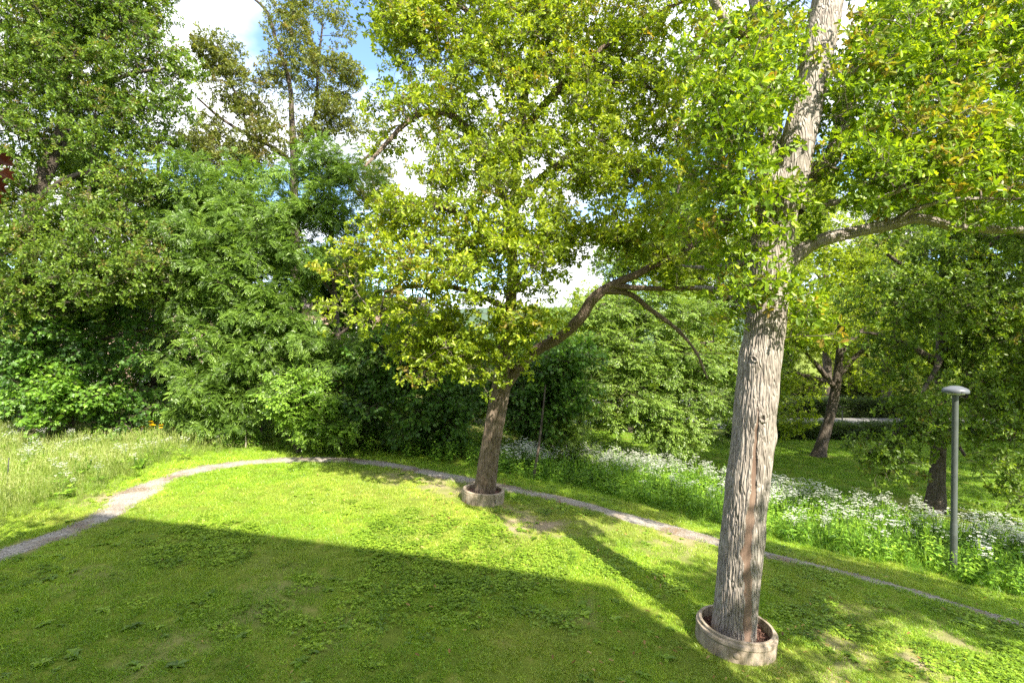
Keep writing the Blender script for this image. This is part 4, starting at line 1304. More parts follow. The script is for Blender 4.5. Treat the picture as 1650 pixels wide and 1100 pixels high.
# ------------------------------------------------------------------ trees in the middle and on the right
d = 23.5
build_tree('elm_tree', 'pale green elm with layered drooping sprays beyond the flower bank', 'tree',
           tk([(1070, gv(1070, d) + 4, d, 20), (1068, 640, d, 17), (1062, 560, d, 14), (1058, 500, d, 10), (1056, 440, d, 6)]),
           [tk([(1066, 620, d, 9), (1000, 580, d - 1, 7), (940, 570, d - 1.5, 4)]), tk([(1064, 590, d, 9), (1110, 560, d - 1, 7), (1150, 550, d - 1.4, 4)]), tk([(1066, 640, d, 8), (1020, 640, d - 1.6, 6), (980, 655, d - 2, 3)]), tk([(1060, 540, d, 8), (1010, 500, d - .6, 5), (970, 490, d - .8, 3)])],
           [B(960, 520, d - .6, 48), B(1020, 500, d - .6, 52), B(1080, 500, d - .6, 50), B(1140, 510, d - .6, 42), B(930, 580, d - 1, 44), B(990, 570, d - 1.4, 54), B(1050, 570, d - 1.5, 54), B(1110, 580, d - 1.3, 50), B(1155, 590, d - 1, 34), B(960, 640, d - 1.8, 46), B(1020, 640, d - 2, 52), B(1080, 650, d - 1.8, 50), B(1130, 660, d - 1.4, 42), B(1165, 690, d - 1, 28), B(1000, 685, d - 2, 34), B(1060, 695, d - 2, 34), B(1110, 700, d - 1.8, 28)],
           'elm', 'bark_dark', k=9.5, gap=-.2, sprays=7, scale=1.15, sides=14, tstep=.12, relief=.01, droop=.22, spread=.5, flatness=.9)
small = G(1322, 735)
d = float(small[1])
build_tree('maple_tree', 'grey-trunked tree leaning right on the far lawn in front of the hedge gap', 'tree',
           tk([(1318, 742, d, 30), (1322, 722, d, 19), (1332, 690, d, 16), (1342, 650, d, 15), (1350, 600, d, 13), (1354, 560, d, 11), (1356, 500, d, 11), (1360, 430, d, 6)]),
           [tk([(1345, 625, d, 10), (1318, 590, d - .4, 8), (1290, 560, d - .8, 4)]), tk([(1347, 610, d, 10), (1378, 575, d - .4, 8), (1410, 550, d - .8, 4)]), tk([(1345, 620, d, 9), (1300, 605, d - .6, 6), (1270, 600, d - 1, 3)]), tk([(1352, 570, d, 9), (1400, 520, d, 6), (1430, 480, d, 3)]), tk([(1352, 560, d, 9), (1310, 500, d, 6), (1280, 460, d, 3)])],
           [B(1285, 560, d - 1, 42), B(1330, 520, d - 1.4, 52), B(1390, 510, d - 1.2, 48), B(1430, 560, d - .8, 36), B(1280, 630, d - 1.4, 34), B(1275, 670, d - 1.2, 26), B(1300, 460, d - .5, 52), B(1370, 450, d - .6, 54), B(1420, 610, d - .4, 26, mult=.5), B(1350, 400, d, 50), B(1290, 400, d, 44), B(1430, 430, d, 46), B(1390, 610, d - 1, 24, mult=.6)],
           'oak_mid', 'bark_dark', k=8, gap=-.18, sprays=7, scale=1.2, sides=18, tstep=.12, relief=.03, freq=6, spread=.55, rnd_bias=0, dens=.7)
big = G(1508, 822)
d = float(big[1])
build_tree('oak_tree', 'broad dark oak on the far lawn with low hanging boughs behind the lamp post', 'tree',
           tk([(1506, 832, d, 42), (1507, 806, d, 30), (1510, 770, d, 22), (1513, 710, d, 20), (1515, 640, d, 18), (1518, 560, d, 17), (1521, 480, d, 15), (1524, 400, d, 13), (1528, 320, d, 15), (1535, 240, d, 9)]),
           [tk([(1513, 700, d, 16), (1480, 680, d - .8, 12), (1440, 700, d - 1.5, 8), (1400, 730, d - 2, 4)]),
            tk([(1515, 660, d, 15), (1560, 640, d - .6, 12), (1610, 660, d - 1.2, 8), (1650, 700, d - 1.6, 4)]),
            tk([(1517, 590, d, 14), (1470, 560, d - .8, 10), (1420, 540, d - 1.4, 6), (1385, 535, d - 1.6, 3)]),
            tk([(1517, 580, d, 14), (1570, 540, d - .6, 10), (1630, 520, d - 1.2, 7), (1690, 520, d - 1.4, 4)]),
            tk([(1520, 500, d, 13), (1480, 450, d - .4, 9), (1430, 410, d - .8, 5)]),
            tk([(1521, 490, d, 13), (1560, 430, d - .4, 10), (1610, 380, d - .8, 5)]),
            tk([(1514, 690, d, 12), (1530, 700, d - 1.6, 9), (1560, 740, d - 2.4, 4)]),
            tk([(1518, 570, d, 11), (1505, 600, d - 1.6, 8), (1480, 640, d - 2.6, 4)])],
           [B(1470, 420, d - .6, 62), B(1540, 400, d - .5, 62), B(1610, 420, d - .6, 62), B(1430, 490, d - 1, 50), B(1490, 500, d - 1.2, 50), B(1570, 500, d - 1.2, 58), B(1640, 510, d - 1, 50), B(1410, 560, d - 1.2, 38, mult=.7), B(1460, 570, d - 1.4, 42, mult=.8), B(1600, 580, d - 1.4, 52), B(1650, 600, d - 1.2, 48), B(1560, 620, d - 1.5, 40), B(1640, 660, d - 1.4, 44),
            B(1470, 670, d - 1.6, 42, ry=26), B(1410, 730, d - 2.0, 44, ry=26), B(1455, 740, d - 2, 36, ry=26), B(1500, 640, d - 2.2, 34, mult=.8), B(1510, 690, d - 2.4, 40, ry=30), B(1580, 690, d - 2, 46, ry=30), B(1630, 740, d - 1.8, 44, ry=34), B(1580, 750, d - 2.4, 34, ry=26), B(1620, 800, d - 1.8, 34, ry=24, mult=.8), B(1690, 600, d - .5, 80, mult=.6), B(1540, 300, d, 80, mult=.8), B(1640, 330, d, 70, mult=.7), B(1560, 450, d + 2, 110, mult=.4)],
           'oak_far', 'bark_dark', k=14, gap=-.14, sprays=6, scale=1.0, sides=24, tstep=.09, relief=.03, freq=8, spread=.4, young=.05, twig='twig', dens=.62)


def auto_tree(name, label, u, vtop, vbot, Y, hw, species, group, k=6.0, scale=1.3, sprays=6, n=11, gap=-.25, rnd_bias=0.0, tw=16, droop=.05):
    rs = np.random.default_rng(int(u * 3 + Y * 11))
    base_v = gv(u, Y) + 4
    tr = tk([(u, base_v, Y, tw), (u + rs.uniform(-4, 4), (base_v + vbot) / 2, Y, tw * .85), (u + rs.uniform(-8, 8), (vtop + vbot) / 2, Y, tw * .55), (u + rs.uniform(-8, 8), vtop + 20, Y, tw * .2)])
    vc, hh = (vtop + vbot) / 2, (vbot - vtop) / 2
    bl, lm = [], []
    for i in range(n):
        a = rs.uniform(0, 6.28); e = rs.uniform(-1, 1)
        rr = math.sqrt(max(0, 1 - e * e)) * rs.uniform(.35, .8)
        uu, vv = u + hw * rr * math.cos(a), vc + hh * .8 * e
        YY = Y + hw / FPX * Y * rr * math.sin(a)
        bl.append(B(uu, vv, YY, hw * rs.uniform(.34, .5)))
        if i % 2 == 0:
            v0 = min(vbot, vv + hh * .35)
            lm.append(tk([(u, v0, Y, tw * .4), ((u + uu) / 2, (v0 + vv) / 2 - 4, (Y + YY) / 2, tw * .3), (uu, vv, YY, tw * .12)]))
    return build_tree(name, label, 'tree', tr, lm, bl, species, 'bark_dark', group=group, k=k, gap=gap, sprays=sprays, scale=scale, sides=10, tstep=.3, relief=.0, rnd_bias=rnd_bias, spread=.6, droop=droop, tip_r=.006)


BG = 'trees standing beyond the bank and the roads'
auto_tree('background_tree', 'rounded tree filling the view under the bent limb of the leaning oak', 935, 470, 700, 29, 80, 'oak_mid', BG, k=6, scale=1.3)
auto_tree('background_tree', 'tall tree behind the joined crowns of the two ringed oaks', 1090, 250, 640, 36, 90, 'oak_far', BG, k=4.5, scale=1.5)
auto_tree('background_tree', 'tree closing the low gap between leaning oak and pale elm', 885, 478, 700, 31, 70, 'elm', BG, k=7, scale=1.3)
auto_tree('background_tree', 'low rounded tree behind the wood, left of the leaning oak', 575, 545, 705, 27, 75, 'oak_far', BG, k=6)
auto_tree('background_tree', 'dark tree filling the wood directly behind the leaning oak', 720, 470, 705, 26, 95, 'oak_far', BG, k=6, rnd_bias=-.2)
auto_tree('background_tree', 'dark tree behind the long bent limb of the leaning oak', 860, 500, 700, 27, 80, 'oak_far', BG, k=6, rnd_bias=-.2)
auto_tree('background_tree', 'tall mid green tree showing under the joined crowns left of the near oak', 1130, 330, 690, 32, 95, 'oak_mid', BG, k=5, scale=1.4)
auto_tree('background_tree', 'leafy tree seen just above the pale green elm', 1020, 380, 680, 33, 95, 'oak_far', BG, k=5, scale=1.4)
auto_tree('background_tree', 'green tree close behind the near oak trunk', 1215, 350, 720, 30, 70, 'elm', BG, k=6, scale=1.35)
auto_tree('background_tree', 'bright tree beyond the roads above the small leaning tree', 1330, 250, 585, 46, 105, 'oak_mid', BG, k=3.6, scale=1.9)
auto_tree('background_tree', 'tree beyond the roads between the small leaning tree and the broad dark oak', 1430, 280, 570, 50, 90, 'elm', BG, k=3.6, scale=2.0)
auto_tree('background_tree', 'dark tree beyond the roads behind the lamp head', 1560, 270, 600, 44, 110, 'oak_far', BG, k=3.6, scale=1.9)
auto_tree('background_tree', 'dark tree at the right edge behind the broad oak', 1665, 300, 690, 32, 110, 'oak_far', BG, k=4.5, scale=1.5)
auto_tree('background_tree', 'yellowish small tree across the second road', 1385, 540, 645, 62, 50, 'oak_dull', BG, k=3.4, scale=2.2)
auto_tree('background_tree', 'far rounded tree in the gap right of the small leaning tree', 1480, 520, 645, 66, 60, 'oak_mid', BG, k=3.2, scale=2.3)
auto_tree('background_tree', 'far tree glimpsed left of the small leaning tree', 1265, 500, 650, 58, 55, 'elm', BG, k=3.4, scale=2.1)
auto_tree('background_tree', 'dark bushy tree behind the maple thicket at the left edge', 20, 480, 690, 24, 80, 'oak_far', BG, k=6, rnd_bias=-.25)

for (u, vt, Y, hw, sp, lab, kk) in [
        (70, 380, 24, 85, 'maple', 'shaded tree between the left wood and the brick building, by the kinked oak', 6),
        (175, 400, 25, 75, 'oak_far', 'shaded tree in front of the brick building, right of the kinked oak', 2.2),
        (265, 330, 25.5, 75, 'maple', 'shaded tree in front of the brick building, behind the big ash on its left', 2.4),
        (350, 290, 24.5, 80, 'ash', 'tall ash behind the big ash hiding the brick roof', 6.5),
        (440, 320, 25, 75, 'maple', 'shaded tree behind the sparse oak trunk', 6),
        (535, 400, 22, 62, 'ash', 'ash hiding the right end of the brick building', 12),
        (600, 420, 25, 65, 'oak_far', 'shaded tree just left of the leaning oak crown', 6.5),
        (130, 130, 23, 85, 'oak_far', 'tall oak whose crown closes the sky behind the kinked oak', 8),
        (250, 190, 24, 60, 'oak_dull', 'tall oak closing the sky between the kinked oak and the sparse oak', 7),
        (-30, 300, 24, 80, 'oak_far', 'dense tree at the left edge behind the kinked oak', 6)]:
    auto_tree('background_tree', lab, u, vt, 705, Y, hw, sp, 'trees between the wood and the brick building', k=kk * .8, scale=1.2, n=13, rnd_bias=-.1)

# trees outside the frame on the right; the second and third added for shade
auto_tree('lawn_tree', 'tree at the right edge shading the far lawn', 2050, -50, 560, 12.5, 260, 'oak_far', None, k=4.5, scale=1.1, n=14, tw=50)
auto_tree('lawn_tree', 'second unseen tree beyond the right edge, added to shade the far lawn', 2080, 80, 560, 17, 230, 'oak_far', None, k=4.5, scale=1.2, n=14, tw=40)
auto_tree('lawn_tree', 'third unseen tree near the hedge, added to shade the far lawn', 1960, 150, 600, 23, 180, 'oak_far', None, k=3, scale=1.3, n=14, tw=30)
# a tree standing outside the frame on the right whose crown shades the right of the lawn
auto_tree('lawn_tree', 'tree standing right of the picture whose crown shades the lawn', 3900, -780, 250, 3.0, 620, 'oak_mid', None, k=13, scale=1.0, n=14, tw=140)
# ------------------------------------------------------------------ concrete rings
def lathe(profile, n, centre, normal, a0=0, a1=2 * math.pi, wob=0.0):
    q = Vector((0, 0, 1)).rotation_difference(Vector(normal))
    full = abs(a1 - a0 - 2 * math.pi) < 1e-6
    V, F = [], []
    m = len(profile)
    for i in range(n if full else n + 1):
        a = a0 + (a1 - a0) * i / n
        for (r, z) in profile:
            rr = r * (1 + wob * mnoise.noise((math.cos(a) * 2, math.sin(a) * 2, z * 3)))
            V.append(q @ Vector((math.cos(a) * rr, math.sin(a) * rr, z)) + Vector(centre))
    for i in range(n):
        i2 = (i + 1) % n if full else i + 1
        for j in range(m - 1):
            F.append([i * m + j, i2 * m + j, i2 * m + j + 1, i * m + j + 1])
    if not full:
        F.append(list(range(m))[::-1]); F.append([n * m + j for j in range(m)])
    return V, F


def tnormal(p, tilt=1.0):
    e = .6
    gx = (float(H(p[0] + e, p[1])) - float(H(p[0] - e, p[1]))) / (2 * e)
    gy = (float(H(p[0], p[1] + e)) - float(H(p[0], p[1] - e))) / (2 * e)
    return Vector((-gx * tilt, -gy * tilt, 1)).normalized()


def bevel(o, w=.008):
    md = o.modifiers.new('bevel', 'BEVEL'); md.width = w; md.segments = 2; md.limit_method = 'ANGLE'; md.angle_limit = R(35)


def ring_near():
    c = ring1
    nrm = tnormal(c, 1.35)
    root = empty('concrete_ring', tuple(c))
    tag(root, 'tilted brown concrete well ring with stepped lip round the near oak', 'concrete ring', 'concrete well rings round the oaks')
    prof = [(.48, -.25), (.48, .28), (.485, .292), (.522, .292), (.527, .283), (.527, .258), (.535, .253), (.556, .25), (.562, .242), (.564, .198), (.555, .188), (.56, -.25)]
    V, F = lathe(prof, 96, c, nrm, wob=.006)
    o = mesh_obj('ring_wall', V, F, M['concrete'], root, smooth=False); bevel(o, .004)
    for p in o.data.polygons: p.use_smooth = True
    try: o.data.set_sharp_from_angle(angle=R(40))
    except Exception: pass
    n = 48
    q = Vector((0, 0, 1)).rotation_difference(nrm)
    V = [q @ Vector((0, 0, .14)) + Vector(c)]
    F = []
    for k in range(1, 9):
        for i in range(n):
            a = 2 * math.pi * i / n; r = .483 * k / 8
            V.append(q @ Vector((math.cos(a) * r, math.sin(a) * r, .14 + .03 * mnoise.noise((math.cos(a) * r * 14, math.sin(a) * r * 14, 3)))) + Vector(c))
    for i in range(n): F.append([0, 1 + i, 1 + (i + 1) % n])
    for k in range(7):
        for i in range(n):
            F.append([1 + k * n + i, 1 + (k + 1) * n + i, 1 + (k + 1) * n + (i + 1) % n, 1 + k * n + (i + 1) % n])
    mesh_obj('soil', V, F, M['mulch'], root)
    # bark chips lying in the ring
    rs = np.random.default_rng(5)
    Vc, Fc = [], []
    for _ in range(420):
        a, r = rs.uniform(0, 6.28), .475 * math.sqrt(rs.uniform(.3, .98))
        p = q @ Vector((math.cos(a) * r, math.sin(a) * r, .155 + rs.uniform(-.01, .025))) + Vector(c)
        ax = rv().normalized(); b = ax.orthogonal().normalized(); w = ax.cross(b)
        s = rs.uniform(.008, .02)
        i0 = len(Vc)
        for dx, dy, dz in ((-1, -1, 0), (1, -1, 0), (1, 1, 0), (-1, 1, 0), (-1, -1, 1), (1, -1, 1), (1, 1, 1), (-1, 1, 1)):
            Vc.append(p + ax * dx * s + b * dy * s * .6 + w * dz * s * .5)
        Fc += [[i0 + k for k in f] for f in ([0, 3, 2, 1], [4, 5, 6, 7], [0, 1, 5, 4], [1, 2, 6, 5], [2, 3, 7, 6], [3, 0, 4, 7])]
    o = mesh_obj('bark_chips', Vc, Fc, M['mulch'], root, smooth=False); o['kind'] = 'stuff'
    # lifting lug cast into the outside
    a = math.radians(248)
    V, F = lathe([(.0, .012), (.03, .012), (.042, .006), (.046, -.01)], 20, q @ Vector((math.cos(a) * .557, math.sin(a) * .557, .1)) + Vector(c), q @ Vector((math.cos(a), math.sin(a), 0)))
    mesh_obj('lifting_lug', V, F, M['concrete'], root)


def ring_far():
    c = ring2
    nrm = tnormal(c, 1.2)
    root = empty('concrete_ring', tuple(c))
    tag(root, 'grey concrete ring split by a dark joint, round the leaning oak', 'concrete ring', 'concrete well rings round the oaks')
    prof = [(.47, -.25), (.47, .30), (.48, .31), (.54, .31), (.55, .30), (.55, .26), (.555, .25), (.555, -.25), (.47, -.25)]
    g = .018
    cuts = [R(222), R(222) + 2 * math.pi]
    a_mid = R(40)
    for (a0, a1) in ((cuts[0] + g, R(400) - .004), (R(400) + .004, cuts[1] - g)):
        V, F = lathe(prof, 60, c, nrm, a0, a1, .006)
        o = mesh_obj('ring_segment', V, F, M['concrete'], root, smooth=False)
        bevel(o, .006)
    q = Vector((0, 0, 1)).rotation_difference(nrm)
    a = R(306)
    V, F = lathe([(.0, -.02), (.018, -.018), (.02, .004), (.03, .006)], 16, q @ Vector((math.cos(a) * .557, math.sin(a) * .557, .14)) + Vector(c), q @ Vector((math.cos(a), math.sin(a), 0)))
    mesh_obj('lifting_hole', V, F, M['dark_metal'], root)
    V, F = lathe([(.0, .2), (.2, .21), (.4, .2), (.475, .2)], 40, c, nrm, wob=.01)
    mesh_obj('soil', V, F, M['mulch'], root)


ring_near()
ring_far()

# ------------------------------------------------------------------ lamp post
lp = G(1536, 925)


def lamp_post():
    x, y, z = lp
    Yd = y
    top = P(1540, 632, Yd)
    h = top[2] - z
    root = empty('lamp_post', (x, y, z))
    tag(root, 'grey-green park lamp post with flat mushroom head in the white flowers', 'lamp post')
    r = 4.7 / FPX * Yd
    V, F = lathe([(r * 1.05, -.3), (r * 1.05, 1.15), (r, 1.16), (r * .92, 1.18), (r * .9, h - .06), (r * .85, h)], 28, (x, y, z), (0.012, 0, 1))
    o = mesh_obj('pole', V, F, M['steel'], root)
    ln = Vector((0.012, 0, 1)).normalized() * h
    tc = (x + ln.x, y + ln.y, z + h)
    V, F = lathe([(r * 1.25, -.07), (r * 1.25, .0), (r * 1.1, .02)], 28, tc, (0, 0, 1))
    mesh_obj('collar', V, F, M['steel'], root)
    R_ = 17.6 / FPX * Yd
    V, F = lathe([(r, -.005), (R_ * .8, -.012), (R_ * .97, -.01), (R_, .0), (R_, .035), (R_ * .985, .055), (R_ * .9, .085), (R_ * .72, .112), (R_ * .6, .12), (R_ * .52, .135), (R_ * .3, .15), (0.0, .153)], 44, tc, (0, 0, 1))
    sh = mesh_obj('lamp_head', V, F, M['lamp_shade'], root)
    try: sh.data.set_sharp_from_angle(angle=R(45))
    except Exception: pass
    V, F = lathe([(r * 1.3, -.045), (R_ * .66, -.04), (R_ * .7, -.014)], 36, tc, (0, 0, 1))
    mesh_obj('lens', V, F, M['lamp_lens'], root)
    # inspection hatch low on the pole, and a small dark label on the head
    def plate(nm, ang, zz, rad, w, hh, mat, c):
        Vp, Fp = [], []
        for j, (dz) in enumerate((-hh / 2, hh / 2)):
            for i in range(5):
                a = ang + (i - 2) / 4 * w / rad
                for rr in (rad - .004, rad + .004):
                    Vp.append((c[0] + math.cos(a) * rr, c[1] + math.sin(a) * rr, c[2] + zz + dz))
        idx = lambda j, i, k: j * 10 + i * 2 + k
        for i in range(4):
            Fp.append([idx(0, i, 1), idx(0, i + 1, 1), idx(1, i + 1, 1), idx(1, i, 1)])
            Fp.append([idx(1, i, 0), idx(1, i, 1), idx(1, i + 1, 1), idx(1, i + 1, 0)])
            Fp.append([idx(0, i, 0), idx(0, i + 1, 0), idx(0, i + 1, 1), idx(0, i, 1)])
        Fp.append([idx(0, 0, 0), idx(0, 0, 1), idx(1, 0, 1), idx(1, 0, 0)])
        Fp.append([idx(0, 4, 0), idx(1, 4, 0), idx(1, 4, 1), idx(0, 4, 1)])
        mesh_obj(nm, Vp, Fp, mat, root, smooth=False)
    plate('hatch', R(250), .75, r * 1.06, .09, .32, M['steel'], (x + .009, y, z))
    plate('sticker', R(258), .030, R_ + .002, .035, .035, M['sticker'], tc)


lamp_post()

# ------------------------------------------------------------------ lawn, meadow, flower bank: scattered ground cover
def grass_patch(rad=.15, n=120, lo=.03, hi=.085, w=.008, lean=1.0):
    b = Builder()
    for _ in range(n):
        a, r = random.uniform(0, 6.28), rad * math.sqrt(random.random())
        p = (math.cos(a) * r, math.sin(a) * r, -.01)
        d = Vector((random.gauss(0, lean * .5), random.gauss(0, lean * .5), 1))
        bend = Vector((random.gauss(0, .35), random.gauss(0, .35), -.25))
        b.blade(p, d, bend, random.uniform(lo, hi), w * random.uniform(.7, 1.3), random.random(), random.random())
    return b


def clover_patch(rad=.2, n=46):
    b = Builder()
    for _ in range(n):
        a, r = random.uniform(0, 6.28), rad * math.sqrt(random.random())
        h = random.uniform(.02, .055)
        p = Vector((math.cos(a) * r, math.sin(a) * r, h))
        t = random.random()
        a0 = random.uniform(0, 6.28)
        s = random.uniform(.018, .032)
        for k in range(3):
            an = a0 + k * 2.09
            b.leaf(OVATE, p, (math.cos(an), math.sin(an), random.uniform(-.1, .3)), (random.gauss(0, .25), random.gauss(0, .25), 1), s, t, 0, fold=.1, droop=.1, width=1.6)
    return b


def rosette(n=8, size=.11, up=.5):
    b = Builder()
    for k in range(n):
        an = k * 2.4 + random.uniform(-.3, .3)
        b.leaf(OVATE, (0, 0, .005), (math.cos(an), math.sin(an), random.uniform(.1, up)), (0, 0, 1), size * random.uniform(.6, 1.2), random.random(), 0, fold=.25, droop=.3, width=.95)
    return b


def tall_grass(n=26, lo=.25, hi=.6, rad=.12, w=.008, heads=4):
    b = Builder()
    for _ in range(n):
        a, r = random.uniform(0, 6.28), rad * math.sqrt(random.random())
        d = Vector((random.gauss(0, .22), random.gauss(0, .22), 1))
        b.blade((math.cos(a) * r, math.sin(a) * r, -.02), d, Vector((random.gauss(0, .4), random.gauss(0, .4), -.25)), random.uniform(lo, hi), w * random.uniform(.7, 1.4), random.random(), random.random() * .6, seg=3)
    for _ in range(heads):
        a, r = random.uniform(0, 6.28), rad * math.sqrt(random.random())
        p = Vector((math.cos(a) * r, math.sin(a) * r, 0)); d = Vector((random.gauss(0, .12), random.gauss(0, .12), 1)).normalized()
        L = hi * random.uniform(.9, 1.35)
        b.blade(p, d, Vector((random.gauss(0, .1), random.gauss(0, .1), 0)), L, .004, .8, .9, seg=2)
        for k in range(9):
            t = .72 + .28 * k / 9
            q = p + d * L * t
            an = random.uniform(0, 6.28)
            b.leaf(LANCE, q, (math.cos(an) * .5, math.sin(an) * .5, .8), (math.cos(an), math.sin(an), .2), .045, .9, 1.0, width=.9)
    return b


def parsley(h=.8, umbels=7):
    """cow parsley: branching stem, ferny leaves, flat white umbels"""
    b = Builder()
    top = Vector((random.gauss(0, .08), random.gauss(0, .08), h * .7))
    b.tube([Vector((0, 0, -.03)), top * .5 + Vector((.01, 0, 0)), top], .005, .003)
    for k in range(umbels):
        t = random.uniform(.45, 1.0)
        p = top * t
        an = random.uniform(0, 6.28)
        e = p + Vector((math.cos(an) * random.uniform(.04, .16), math.sin(an) * random.uniform(.04, .16), (h - p.z) * random.uniform(.6, 1.05)))
        b.tube([p, (p + e) / 2 + Vector((0, 0, -.02)), e], .0028, .0015)
        rr = random.uniform(.024, .044)
        for j in range(13):
            a2, r2 = random.uniform(0, 6.28), rr * math.sqrt(random.random())
            c = e + Vector((math.cos(a2) * r2, math.sin(a2) * r2, .018 - r2 * .25 + random.uniform(0, .006)))
            s = random.uniform(.006, .0105)
            i0 = len(b.v); a3 = random.uniform(0, 1.5)
            nx, ny = random.gauss(0, .25), random.gauss(0, .25)
            for q in range(5):
                cx, sy = math.cos(a3 + q * 1.257) * s, math.sin(a3 + q * 1.257) * s
                b.v.append(c + Vector((cx, sy, nx * cx + ny * sy))); b.t.append(random.random()); b.tp.append(0)
            b.f.append([i0, i0 + 1, i0 + 2, i0 + 3, i0 + 4]); b.mi.append(2)
    for k in range(6):
        t = random.uniform(.05, .75); p = top * t
        an = k * 2.4 + random.uniform(-.4, .4)
        d = Vector((math.cos(an), math.sin(an), random.uniform(.1, .5))).normalized()
        side = Vector((-d.y, d.x, 0)).normalized()
        L = random.uniform(.16, .28)
        for j in range(5):
            q = p + d * L * (.3 + .7 * j / 4) + Vector((0, 0, -.1 * (j / 4) ** 2 * L))
            for s in (-1, 1):
                ln = .09 * (1.15 - j / 5)
                b.leaf(OAK, q, (d * .6 + side * s + Vector((0, 0, -.15))), (0, 0, 1) if j % 2 else (.2, .1, 1), ln, random.random(), 0, fold=.1, droop=.3, width=1.2)
        b.leaf(OAK, p + d * L, d, (0, 0, 1), .09, random.random(), 0)
    return b


def leafy_herb(h=.5, n=16, size=.11):
    b = Builder()
    top = Vector((random.gauss(0, .06), random.gauss(0, .06), h))
    b.tube([Vector((0, 0, -.02)), top], .005, .002)
    for k in range(n):
        t = .15 + .85 * k / n; an = k * 2.4
        x = (math.cos(an), math.sin(an), random.uniform(-.2, .3))
        b.leaf(OVATE, top * t + Vector(x) * .03, x, (0, 0, 1), size * (1.2 - .6 * t) * random.uniform(.8, 1.2), random.random(), 0, fold=.2, droop=.35)
    return b


reg('lawn', grass_patch, 8, [M['lawn']])
reg('clover', clover_patch, 5, [M['clover']])
reg('rosette', rosette, 4, [M['clover']])
reg('meadow', tall_grass, 7, [M['meadow']])
reg('verge', lambda: tall_grass(24, .15, .38, .12, .008, 1), 5, [M['bank']])
reg('parsley', lambda: parsley(random.uniform(.65, .95), random.randint(7, 12)), 8, [M['bank'], M['stem'], M['umbel']])
reg('herb', lambda: leafy_herb(random.uniform(.3, .6)), 5, [M['bank'], M['stem']])


def upright(n):
    """random turn about the vertical with a little tilt"""
    a = rng.uniform(0, 6.28, n)
    x = np.stack([np.cos(a), np.sin(a), rng.normal(0, .06, n)], 1)
    up = np.stack([rng.normal(0, .06, n), rng.normal(0, .06, n), np.ones(n)], 1)
    return quats(x, up)


def at_ground(x, y, dz=0.0):
    return np.stack([x, y, H(x, y) + dz], 1)


def in_view(x, y, m=1.15):
    return (y > 1) & (np.abs(x) < y * 1.01 * m + 1.0)


def rect(x0, x1, y0, y1, dens):
    n = int((x1 - x0) * (y1 - y0) * dens)
    return rng.uniform(x0, x1, n), rng.uniform(y0, y1, n)


def outside_d(x, y):
    """signed distance beyond the right-hand stretch of path (the bank begins at > 0.5)"""
    return .64 * x + .77 * y - 12.0


# which side of the path: meadow is beyond it on the left
pc = path_c[:, :2]


def beyond_path(x, y):
    """True on the far side of the path as seen from the house: compare with the path at the same bearing"""
    bear = np.arctan2(x, y)
    pb = np.arctan2(pc[:, 0], pc[:, 1]); pr = np.hypot(pc[:, 0], pc[:, 1])
    o = np.argsort(pb)
    return np.hypot(x, y) - np.interp(bear, pb[o], pr[o])


bank_front = [G(u, v)[:2] for u, v in [(800, 765), (860, 778), (930, 788), (1000, 808), (1080, 828), (1160, 852), (1250, 873), (1330, 895), (1430, 915), (1530, 938), (1620, 965), (1720, 985)]]
bank_front = np.array(bank_front)


def bank_in(x, y):
    """distance (bearing-wise) past the front edge of the flower bank"""
    bear = np.arctan2(x, y)
    pb = np.arctan2(bank_front[:, 0], bank_front[:, 1]); pr = np.hypot(bank_front[:, 0], bank_front[:, 1])
    r = np.interp(bear, pb, pr, left=1e6, right=1e6)
    return np.hypot(x, y) - r


def bank_depth(x, y):
    """how wide the bank is at this bearing"""
    bear = np.degrees(np.arctan2(x, y))
    return np.interp(bear, [-3, 2, 6, 12, 20, 26, 32, 38, 44, 50], [.5, 3.4, 7.0, 7.8, 7.4, 6.8, 6.2, 5.8, 5.4, 5])


